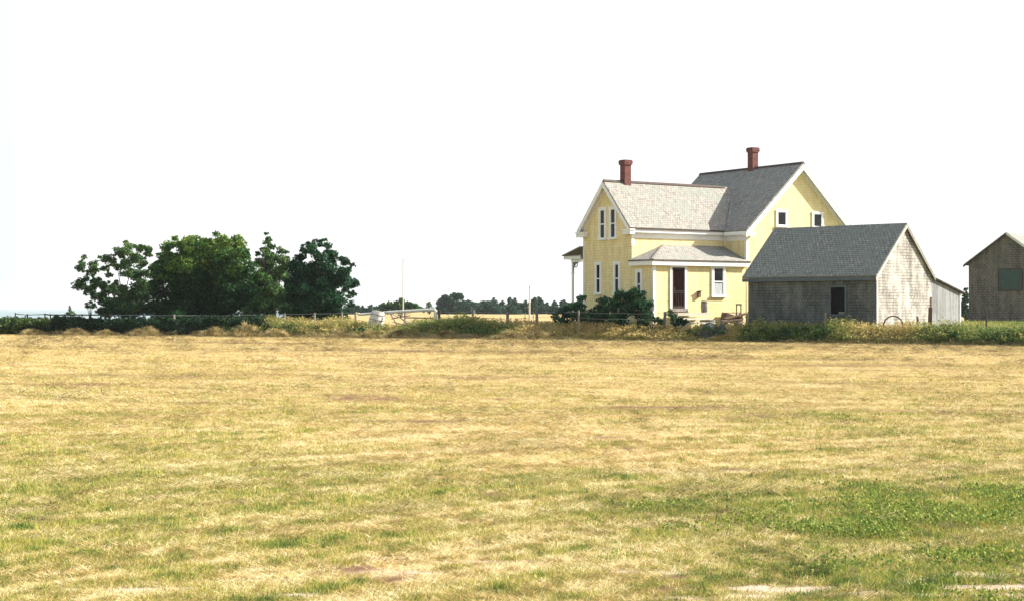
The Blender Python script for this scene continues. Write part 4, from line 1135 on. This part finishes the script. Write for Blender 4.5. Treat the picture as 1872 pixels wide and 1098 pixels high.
mb = rake(-e, BW / 2, -0.2, be - 0.07, br_ - 0.07, -1, 'x', 0.12, 0); mb.build('rake_board', M['dark_wood'], barn)
mb = rake(BW + e, BW / 2, -0.2, be - 0.02, br_ - 0.02, -1, 'x', 0.16, 0); mb.build('rake_board', M['whitewash'], barn)
f = MB()
wx, z0, z1, ww = 2.69, 2.38, 3.66, 1.45
for s in (-1, 1): f.obox((wx + s * (ww / 2 + 0.04), -0.02, (z0 + z1) / 2), (1, 0, 0), (0, 1, 0), (0, 0, 1), 0.08, 0.04, z1 - z0 + 0.16)
for zz in (z0 - 0.04, z1 + 0.04): f.obox((wx, -0.02, zz), (1, 0, 0), (0, 1, 0), (0, 0, 1), ww, 0.04, 0.08)
bw = f.build('window', M['dark_wood'], barn)
f = MB()
for k in range(7): f.obox((wx + (k - 3) * ww / 7, -0.012 - 0.002 * (k % 2), (z0 + z1) / 2), (1, 0, 0), (0, 1, 0), (0, 0, 1), ww / 7 - 0.01, 0.02, z1 - z0)
f.build('shutter', M['grey_paint'], bw)

#MARK_PROPS
# ------------------------------------------------------------------ fences and poles
def gz(x, y): return float(ground_z(x, y))
def post_mesh(h, r, n=7, top_r=None):
    m = MB(); j = random.uniform(-.02, .02)
    m.tube([(0, 0, -0.3), (j, 0, h * 0.5), (j * 2, j, h - 0.015), (j * 2, j, h)], [r * 1.08, r, r * 0.95, r * 0.75], n)
    return m
# right hand run of wire fence: individual weathered posts (px, top y, distance, radius)
FP = [(803, 567, 84.0, .075, 'dark_wood', 'dark square-cut fence post just right of the pale bar'),
      (864, 566, 83.5, .07, 'grey_wood', 'weathered fence post standing in dark weeds, left of the gap'),
      (928, 569, 82.5, .085, 'grey_wood', 'stout fence post at the left side of the gap in the weeds'),
      (982, 565, 81.5, .08, 'grey_wood', 'fence post between the short pole and the shrubs'),
      (1060, 567, 76.0, .055, 'grey_wood', 'slim fence post in front of the left shrubs'),
      (1135, 569, 76.0, .042, 'grey_wood', 'pale slim fence post in front of the tall shrubs'),
      (1214, 569, 75.3, .075, 'grey_wood', 'grey fence post before the lean-to corner'),
      (1508, 571, 69.8, .045, 'grey_wood', 'fence post in front of the shed beside its window'),
      (1803, 566, 66.0, .035, 'dark_wood', 'thin dark iron-like stake in front of the brown barn'),
      (1683, 577, 68.5, .06, 'grey_wood', 'short grey post leaning by the lit shed end')]
for (px, py, Y, r, mt_, lab) in FP:
    p = P3(px, py, Y); g = gz(p.x, Y)
    o = post_mesh(p.z - g, r).build('fence_post', M[mt_], None, False)
    o.location = (p.x, Y, g); o.rotation_euler = (random.uniform(-.03, .03), random.uniform(-.04, .04), random.random())
    if px == 1683: o.rotation_euler = (0.02, -0.14, 0.3)
    tag(o, lab, 'fence post', 'posts of the wire fence')
def wire_run(pts, label, r=0.008, nm='wire_strand', sag=0.03):
    m = MB(); P_ = []
    for k in range(len(pts) - 1):
        a, b2 = Vector(pts[k]), Vector(pts[k + 1])
        for j in range(6):
            t = j / 6.0; q = a.lerp(b2, t); q.z -= sag * 4 * t * (1 - t); P_.append(q)
    P_.append(Vector(pts[-1]))
    m.tube(P_, [r] * len(P_), 4)
    return m
# wires linking the right-hand posts
run = [P3(803, 570, 84.0), P3(864, 569, 83.5), P3(928, 572, 82.5), P3(982, 569, 81.5), P3(1060, 570, 76.0), P3(1135, 572, 74.5), P3(1214, 572, 74.0)]
root = empty('wire_fence', (run[0].x, run[0].y, 0), 0, 'thin wires strung between posts right of the pale bar', 'fence')
for dz in (0.0, -0.28):
    o = wire_run([p + Vector((0, 0, dz)) - root.location for p in run], '').build('wire_strand', M['wire'], root)
# left hand fence: rail and wires with posts, one fence
ps = []
for px, py in ((28, 573), (50, 575), (82, 574), (92, 575), (118, 575), (150, 575), (200, 575), (262, 575), (318, 576), (367, 576), (420, 576), (465, 575), (520, 574), (575, 573), (625, 572), (650, 572)):
    x0 = (px - 936) / F_PX
    Y = 88 + max(0, (300 - px)) * 0.018 - max(0, px - 460) * 0.012
    ps.append((px, P3(px, py, Y)))
root = empty('wire_fence', (ps[0][1].x, ps[0][1].y, 0), 0, 'long fence with wire and rails running past the big trees on the left', 'fence')
for (px, p) in ps:
    q = p - root.location
    r = 0.045 if px < 300 else 0.075
    m = MB(); m.tube([(q.x, q.y, -0.2), (q.x + .01, q.y, q.z * .5), (q.x, q.y, q.z + 0.06)], [r, r, r * .8], 7)
    m.build('post', M['bluegrey'] if px in (367, 465) else (M['dark_wood'] if px < 300 else M['grey_wood']), root)
m = wire_run([p + Vector((0, -0.06, 0.0)) - root.location for (px, p) in ps[6:]], '', 0.016, sag=0.012); m.build('wire_strand', M['wire'], root)
m = wire_run([p + Vector((0, -0.06, -0.32)) - root.location for (px, p) in ps[6:]], '', 0.010); m.build('wire_strand', M['wire'], root)
for k in range(6):
    a, b2 = ps[k][1] - root.location, ps[k + 1][1] - root.location
    m = MB(); hh = 0.04 if k in (0, 1) else 0.075
    m.beam(a + Vector((0, -.05, 0)), b2 + Vector((0, -.05, 0.0)), 0.04, hh); m.build('rail', M['dark_wood'], root)
# pale bar on posts
a = P3(655, 574.5, 85); b2 = P3(796, 565.5, 84)
root = empty('hitching_rail', (b2.x, b2.y, 0), 0, 'long pale bleached bar raised on posts, sloping up to the right', 'rail')
m = MB(); m.tube([a - root.location, (a + b2) / 2 - root.location + Vector((0, 0, .02)), b2 - root.location], [.07, .085, .09], 8); m.build('bar', M['whitewash'], root)
m = MB(); m.tube([Vector((0, 0, -.2)) + Vector((0.02, 0, 0)), Vector((0, 0, b2.z - 0.02))], [.11, .10], 8); m.build('post', M['whitewash'], root)
c = P3(740, 569, 84.4) - root.location
m = MB(); m.tube([(c.x, c.y, -.2), (c.x, c.y, c.z)], [.05, .045], 7); m.build('post', M['grey_wood'], root)
c0 = P3(742, 580, 84.4) - root.location; c1 = P3(796, 581, 84) - root.location
m = MB(); m.beam(c0, c1, .05, .07); m.build('rail', M['grey_wood'], root)
# leaning broken gate
bp = P3(735, 600, 82.5)
root = empty('broken_gate', (bp.x, bp.y, 0), 0, 'collapsed grey gate of crossed boards leaning under the pale bar', 'gate')
for (x0, y0, x1, y1) in ((712, 571, 730, 600), (714, 572, 752, 590), (716, 582, 750, 576), (718, 588, 745, 594), (728, 577, 746, 592)):
    q0 = P3(x0, y0, 82.6) - root.location; q1 = P3(x1, y1, 82.2) - root.location
    m = MB(); m.beam(q0, q1, .03, .11, (0, 1, 0.2)); m.build('board', M['grey_wood'] if y0 != 582 else M['dark_wood'], root)
# whitewashed barrel
bp = P3(683, 592, 82.8)
root = empty('barrel', (bp.x, bp.y, 0), 0.3, 'weathered whitish barrel tilted at the left end of the pale bar', 'barrel')
root.rotation_euler = (0.08, 0.17, 0.2)
zt = P3(683, 568, 82.8).z
m = MB(); hgt = zt
m.tube([(0, 0, 0), (0, 0, hgt * .25), (0, 0, hgt * .5), (0, 0, hgt * .75), (0, 0, hgt)], [.34, .40, .43, .40, .33], 18); m.build('body', M['whitewash'], root, True)
for f_ in (.12, .32, .68, .88):
    m = MB(); R_ = .35 + .085 * (1 - (2 * f_ - 1) ** 2); m.ring((0, 0, hgt * f_), (1, 0, 0), (0, 1, 0), R_, .014, 24, 5); m.build('hoop', M['rust'], root)
m = MB(); m.tube([(0, 0, hgt), (0, 0, hgt + .02)], [.30, .30], 18); m.build('lid', M['grey_wood'], root)
m = MB()
# utility poles
def pole(px, py, Y, r, lab, arm=False):
    p = P3(px, py, Y)
    root = empty('utility_pole', (p.x, Y, 0), 0, lab, 'pole')
    m = MB(); m.tube([(0, 0, -.3), (0, 0, p.z / 2), (0, 0, p.z)], [r * 1.15, r, r * .75], 8); m.build('shaft', M['pale_wood'], root)
    m = MB(); m.obox((0, -0.12, p.z - 0.35), (1, 0, 0), (0, 1, 0), (0, 0, 1), 0.10, 0.08, 0.22); m.build('insulator', M['grey_wood'], root)
pole(737, 471, 236, .095, 'tall thin pale pole rising above the far thicket')
pole(968, 521, 214, .115, 'short pale pole in the back field, before the distant trees')
for k, (px, py, Y) in enumerate([(960, 571, 200), (975, 572, 200)]):
    p = P3(px, py, Y); m = MB(); m.tube([(0, 0, -.2), (0, 0, p.z)], [.07, .06], 6); o = m.build('fence_post', M['grey_wood']); o.location = (p.x, Y, 0)
    tag(o, ['small far post left of the foot of the short pole', 'small far post right of the foot of the short pole'][k], 'fence post', 'small posts in the back field')

# iron hoop by the shed
c = P3(1633, 600, 68.2)
m = MB(); hh = P3(1633, 576, 68.2).z
c.z = 0.28
m.ring((0, 0, 0.0), (0.98, -0.2, 0), (0, 0, 1), 0.42, 0.03, 40, 6)
root = empty('wagon_wheel', (c.x, 68.2, hh - 0.45), 0, 'rusty iron wheel rim standing upright against the lit shed end', 'wheel')
m.build('rim', M['rust'], root)
# plank leaning at the shed corner
p = P3(1698, 600, 71.5); m = MB(); m.beam((0, 0, 0), (0.12, 0.15, P3(1698, 564, 71.5).z), 0.18, 0.03, (0, 1, 0)); o = m.build('plank', M['brown_wood']); o.location = (p.x, p.y, 0.05)
tag(o, 'upright brown plank leaning where shed and annex meet', 'plank')

# boulders
def boulder(px, Y, w_, h_, lab, seed):
    rng = np.random.default_rng(seed)
    import bmesh
    bm = bmesh.new(); bmesh.ops.create_icosphere(bm, subdivisions=4, radius=1)
    for v in bm.verts:
        n_ = float(fbm(v.co.x * 1.7 + seed, v.co.y * 1.7 + v.co.z * 1.3, 4)) - 0.5
        v.co *= 1 + 0.5 * n_
        v.co.x *= w_ / 2; v.co.y *= w_ / 2.3; v.co.z *= h_
    me = bpy.data.meshes.new('boulder'); bm.to_mesh(me); bm.free(); me.materials.append(M['rock'])
    o = bpy.data.objects.new('boulder', me); COL.objects.link(o)
    x = (px - 936) / F_PX * Y
    o.location = (x, Y, gz(x, Y)); tag(o, lab, 'boulder')
boulder(1298, 72.3, 1.0, 0.88, 'rounded grey green boulder in the weeds, left one of the pair', 3)
boulder(1320, 72.0, 0.7, 0.84, 'narrower dark boulder touching the right side of the larger one', 8)

# things along the kitchen wall, placed in farmhouse axes
hu = Vector((math.cos(RZ), math.sin(RZ), 0)); hv = Vector((-math.sin(RZ), math.cos(RZ), 0)); A3 = Vector(A)
def at_house(s, t, z): return A3 + hu * s + hv * t + Vector((0, 0, z))
root = empty('wooden_barrel', at_house(3.0, PY - 0.85, 1.12), RZ, 'grey staved wooden tub standing at the right end of the steps', 'tub')
root.location = at_house(2.96, PY - 0.48, 1.342)
m = MB(); m.tube([(0, 0, 0), (0, 0, .28), (0, 0, .60)], [.15, .185, .16], 14); m.build('staves', M['grey_wood'], root)
for zz in (.1, .5):
    m = MB(); m.ring((0, 0, zz), (1, 0, 0), (0, 1, 0), .172, .009, 20, 5); m.build('hoop', M['rust'], root)
# tilted brown trough / box
root = empty('feed_trough', at_house(3.85, PY - 1.1, 0.98), RZ, 'brown wooden trough tipped forward below the kitchen window', 'trough')
root.rotation_euler = (0.1, 0.24, RZ)
m = MB(); m.box(0, 1.15, 0, .03, 0, .36); m.build('side_board', M['brown_wood'], root)
m = MB(); m.box(0, 1.15, .40, .43, 0, .36); m.build('side_board', M['brown_wood'], root)
m = MB(); m.box(0, .03, .031, .399, 0, .36); m.box(1.12, 1.15, .031, .399, 0, .36); m.build('end_board', M['brown_wood'], root)
m = MB(); m.box(0, 1.15, 0, .43, -.03, -.001); m.build('base_board', M['dark_wood'], root)
for s in (0.08, 0.95):
    m = MB(); m.box(s, s + .07, .02, .40, -.42, -.032); m.build('leg', M['brown_wood'], root)
# bench
root = empty('bench', at_house(4.45, PY - 0.5, 1.02), RZ, 'low grey bench or plank table beside the chair', 'bench')
m = MB(); m.box(0, 1.0, 0, .35, .28, .33); m.build('seat', M['grey_wood'], root)
for (x_, y_) in ((.05, .03), (.9, .03), (.05, .28), (.9, .28)):
    m = MB(); m.box(x_, x_ + .05, y_, y_ + .05, -.25, .28); m.build('leg', M['grey_wood'], root)
# chair
root = empty('chair', at_house(5.12, PY - 0.95, 0.95), RZ + 0.2, 'dark wooden chair with an open square back below the kitchen window', 'chair')
m = MB(); m.box(0, .42, 0, .40, .26, .30); m.build('seat', M['dark_wood'], root)
m = MB()
for x_ in (0, .37): m.box(x_, x_ + .045, .36, .40, .30, .82)
m.box(-.01, .425, .355, .405, .76, .84); m.build('backrest', M['dark_wood'], root)
for (x_, y_) in ((0, 0), (.37, 0), (0, .355), (.37, .355)):
    m = MB(); m.box(x_, x_ + .045, y_, y_ + .045, -.25, .26); m.build('leg', M['dark_wood'], root)
# small stool with round ring
root = empty('stool', at_house(5.72, PY - 0.9, 0.98), RZ - 0.15, 'small dark stool with rounded back right of the square backed chair', 'stool')
m = MB(); m.box(0, .34, 0, .3, .22, .25); m.build('seat', M['dark_wood'], root)
m = MB(); m.ring((.17, .28, .30), (1, 0, 0), (0, 0, 1), .16, .022, 18, 6, 0, math.pi); m.build('backrest', M['dark_wood'], root)
for (x_, y_) in ((0, 0), (.3, 0), (0, .26), (.3, .26)):
    m = MB(); m.box(x_, x_ + .035, y_, y_ + .035, -.25, .22); m.build('leg', M['dark_wood'], root)
# loose boards on the ground
o = MB(); o.box(0, 1.9, 0, .18, 0, .05); o = o.build('plank', M['pale_wood']); o.location = at_house(2.6, PY - 1.75, 0.86); o.rotation_euler = (0, 0.02, RZ - .05)
tag(o, 'weathered plank lying on the ground in front of the steps', 'plank')

PL = [(3.3, -1.55, 0.0, 'short brown board lying across others before the trough'), (3.7, -1.35, .12, 'brown board lying tilted at the foot of the trough')]
for (s_, t_, dz, lab) in PL:
    o = MB(); o.box(0, 1.5, 0, .2, 0, .06); o = o.build('plank', M['brown_wood']); o.location = at_house(s_, PY + t_, 0.86 + dz); o.rotation_euler = (0.2, -0.06 - dz, RZ + .12 - dz)
    tag(o, lab, 'plank')

# ------------------------------------------------------------------ haycocks
def haycock_mesh(seed, name='haycock'):
    rng = np.random.default_rng(seed)
    n = 2600
    a = rng.random(n) * 6.283; r = np.sqrt(rng.random(n))
    lump = 0.8 + 0.5 * fbm(np.cos(a) * 1.2 + seed * 3.1, np.sin(a) * 1.2 + 5, 3)
    R = r * lump
    zz = 0.62 * np.clip(1 - r ** 1.1, 0, 1) * (0.45 + 1.1 * fbm(np.cos(a) * r * 2 + seed, np.sin(a) * r * 2, 3))
    zz = zz * (0.4 + 0.6 * rng.random(n) ** 0.3)
    x = np.cos(a) * R * 0.75; y = np.sin(a) * R * 0.6
    yaw = a + rng.normal(0, 0.9, n)
    h = 0.08 + 0.22 * rng.random(n) ** 1.5; lean = 0.5 + 1.3 * rng.random(n)
    tone = np.clip(0.42 + rng.normal(0, .25, n) + 1.8 * (fbm(x * 3 + seed, y * 3, 2) - .5), 0, 1)
    V = blades(x, y, zz + 0.02, h, np.full(n, 0.028), yaw, lean, None, '', None)
    me_o = np_mesh(name, V, 3, tone, M['straw'])
    return me_o
HC = [(60, 606, 1.0, .7), (140, 603, 1.1, .8), (195, 607, 1.0, .55), (265, 605, 1.15, 1.0), (392, 605, 1.1, 1.0), (450, 602, 1.25, 1.15), (508, 604, 1.2, .9), (625, 608, 1.2, .9), (678, 611, 1.0, .7), (728, 611, .9, .9), (815, 611, 1.1, .8), (928, 614, .95, .75), (985, 613, .95, .8)]
HL = ['leftmost haycock, greenish and flat, under the sunny end of the bramble bank', 'low haycock left of the airy tree', 'flattest haycock, below the airy tree', 'pointed haycock between the airy tree and the broad tree', 'haycock at the right foot of the broad tree', 'tallest haycock, just left of the slender tree', 'wide haycock under the low mid green shrub', 'lumpy haycock right of the dark round tree', 'low haycock in front of the whitish barrel', 'steep haycock in front of the broken gate', 'wide haycock in front of the dark weeds, right of the pale bar', 'dark green haycock left of the stout fence post foot', 'rightmost haycock, below the post near the short pole']
protos = [haycock_mesh(s) for s in (1, 2, 3)]
for i, (px, py, sx, szz) in enumerate(HC):
    o = protos[i] if i < 3 else protos[i % 3].copy()
    if i >= 3: COL.objects.link(o)
    x0 = (px - 936) / F_PX; Y = 80
    for _ in range(6): Y = float(edge_y(x0 * Y))
    Y -= 0.3
    o.location = (x0 * Y, Y, 0.0); o.scale = (sx, sx, szz); o.rotation_euler = (0, 0, i * 1.3)
    tag(o, HL[i], 'haycock', 'haycocks along the edge of the mown field')

# clumps of loose hay lying in the mown rows
def windrows():
    VV = []; TT = []
    segs = []
    for k in range(240):
        Y = 1.0 / RNG.uniform(1 / 76.0, 1 / 11.0) if k % 2 else RNG.uniform(25, 76)
        X = RNG.uniform(-.36, .36) * Y
        if Y > edge_y(X) - 1: continue
        segs.append((X, Y, RNG.uniform(0.3, 2.2) * (0.5 + Y / 45), None))
    for k in range(1500):          # small dark clods and withered tufts
        Y = 1.0 / RNG.uniform(1 / 70.0, 1 / 8.2) if k % 3 else RNG.uniform(20, 70)
        X = RNG.uniform(-.36, .36) * Y
        if Y > edge_y(X) - 1 or (vnoise(X * .4, Y * .4) < 0.45): continue
        segs.append((X, Y, RNG.uniform(0.06, 0.22) * (0.6 + Y / 30), 'clod'))
    # long rows near the far edge
    for d_ in (3.0, 7.5, 10.5, 15.5, 24.0):
        for x in np.arange(-26, 21, 1.1):
            if RNG.random() < 0.6: segs.append((x, float(edge_y(x)) - d_ + RNG.normal(0, .25), 1.6, 'far'))
    for px in np.arange(360, 1060, 9):
        x0 = (px - 936) / F_PX; Y = 80.0
        for _ in range(5): Y = float(edge_y(x0 * Y))
        if vnoise(px * 0.045, 3.3) > 0.28: segs.append((x0 * Y, Y - 0.1 + RNG.normal(0, .25), RNG.uniform(.7, 1.5), 'heap'))
    for (X, Y, ln, kd) in segs:
        n = 26 if kd == 'clod' else 300 if kd == 'heap' else int(70 + 50 * ln) if kd is None else 320
        gs = 0.9 - 1.42 * float(smooth(11, 34, Y)); an = math.atan(gs)
        t = RNG.uniform(-.5, .5, n) * ln; s = RNG.normal(0, (0.05 + 0.0016 * Y) * (0.5 if kd == 'clod' else 1), n)
        x = X + math.cos(an) * t - math.sin(an) * s; y = Y + math.sin(an) * t + math.cos(an) * s
        prof = np.clip(1 - (2 * t / ln) ** 2, 0, 1)
        z = 0.02 + RNG.random(n) * prof * (0.03 + 0.0012 * Y) * (1.6 if kd is None else 2.6)
        if kd == 'heap': s = RNG.normal(0, .22, n); y = Y + s; x = X + t; z = 0.02 + RNG.random(n) * prof * 0.30 * np.exp(-(s / .3) ** 2) * (0.5 + vnoise(X, Y))
        sc = (Y / 9.0) ** 0.6
        VV.append(blades(x, y, z, (0.06 + 0.08 * RNG.random(n)) * sc ** .8, np.full(n, 0.006) * sc, RNG.normal(an, .6, n) + np.pi * (RNG.random(n) < .5), 1.2 + .5 * RNG.random(n), None, '', None))
        TT.append(np.clip((RNG.uniform(.35, .75) if kd == 'heap' else RNG.uniform(0.0, 0.6) if kd is None else RNG.uniform(-0.15, 0.2)) + RNG.normal(0, .2, n), 0, 1))
    o = np_mesh('loose_hay', np.concatenate(VV), 3, np.concatenate(TT), M['straw']); tag(o, kind='stuff')
    o['label'] = 'wisps of loose hay left in rows on the mown field'
windrows()

# broad-leaved plants regrowing in the near right of the field
def clover():
    n = 16000
    X = RNG.normal(3.0, 1.7, n); Y = RNG.normal(11.0, 2.0, n)
    g = greenness(X, Y) + 1.3 * (fbm(X * 1.6, Y * 1.6, 4) - 0.5) + RNG.normal(0, .06, n)
    k = (g > 0.70) & (Y > 7.8) & (Y < 17) & (soil_mask(X, Y) < 0.2)
    X, Y = X[k], Y[k]; n = len(X)
    X = np.repeat(X, 5) + RNG.normal(0, .03, n * 5); Y = np.repeat(Y, 5) + RNG.normal(0, .03, n * 5)
    C = np.stack([X, Y, 0.015 + 0.055 * RNG.random(n * 5)], 1)
    T = np.clip(np.repeat(RNG.random(n) * .3, 5) + RNG.normal(0.05, .07, n * 5), 0, 0.45)
    o = np_mesh('clover', leaf_quads(C, 0.020, flat=0.4), 4, T, M['grass']); tag(o, kind='stuff'); o['label'] = 'leafy green clover in the near right of the field'
clover()

# ------------------------------------------------------------------ haze
mb = MB(); mb.box(-13900, 13900, -3900, 19900, -16.8, 14)
hm = bpy.data.materials.new('haze'); hm.use_nodes = True
hm.node_tree.nodes.clear()
ho = hm.node_tree.nodes.new('ShaderNodeOutputMaterial'); hv_ = hm.node_tree.nodes.new('ShaderNodeVolumePrincipled')
hv_.inputs['Color'].default_value = (0.93, 0.97, 1.0, 1); hv_.inputs['Density'].default_value = 0.00012; hv_.inputs['Anisotropy'].default_value = 0.2
hm.node_tree.links.new(hv_.outputs[0], ho.inputs['Volume'])
o = mb.build('haze', hm); tag(o, kind='stuff')
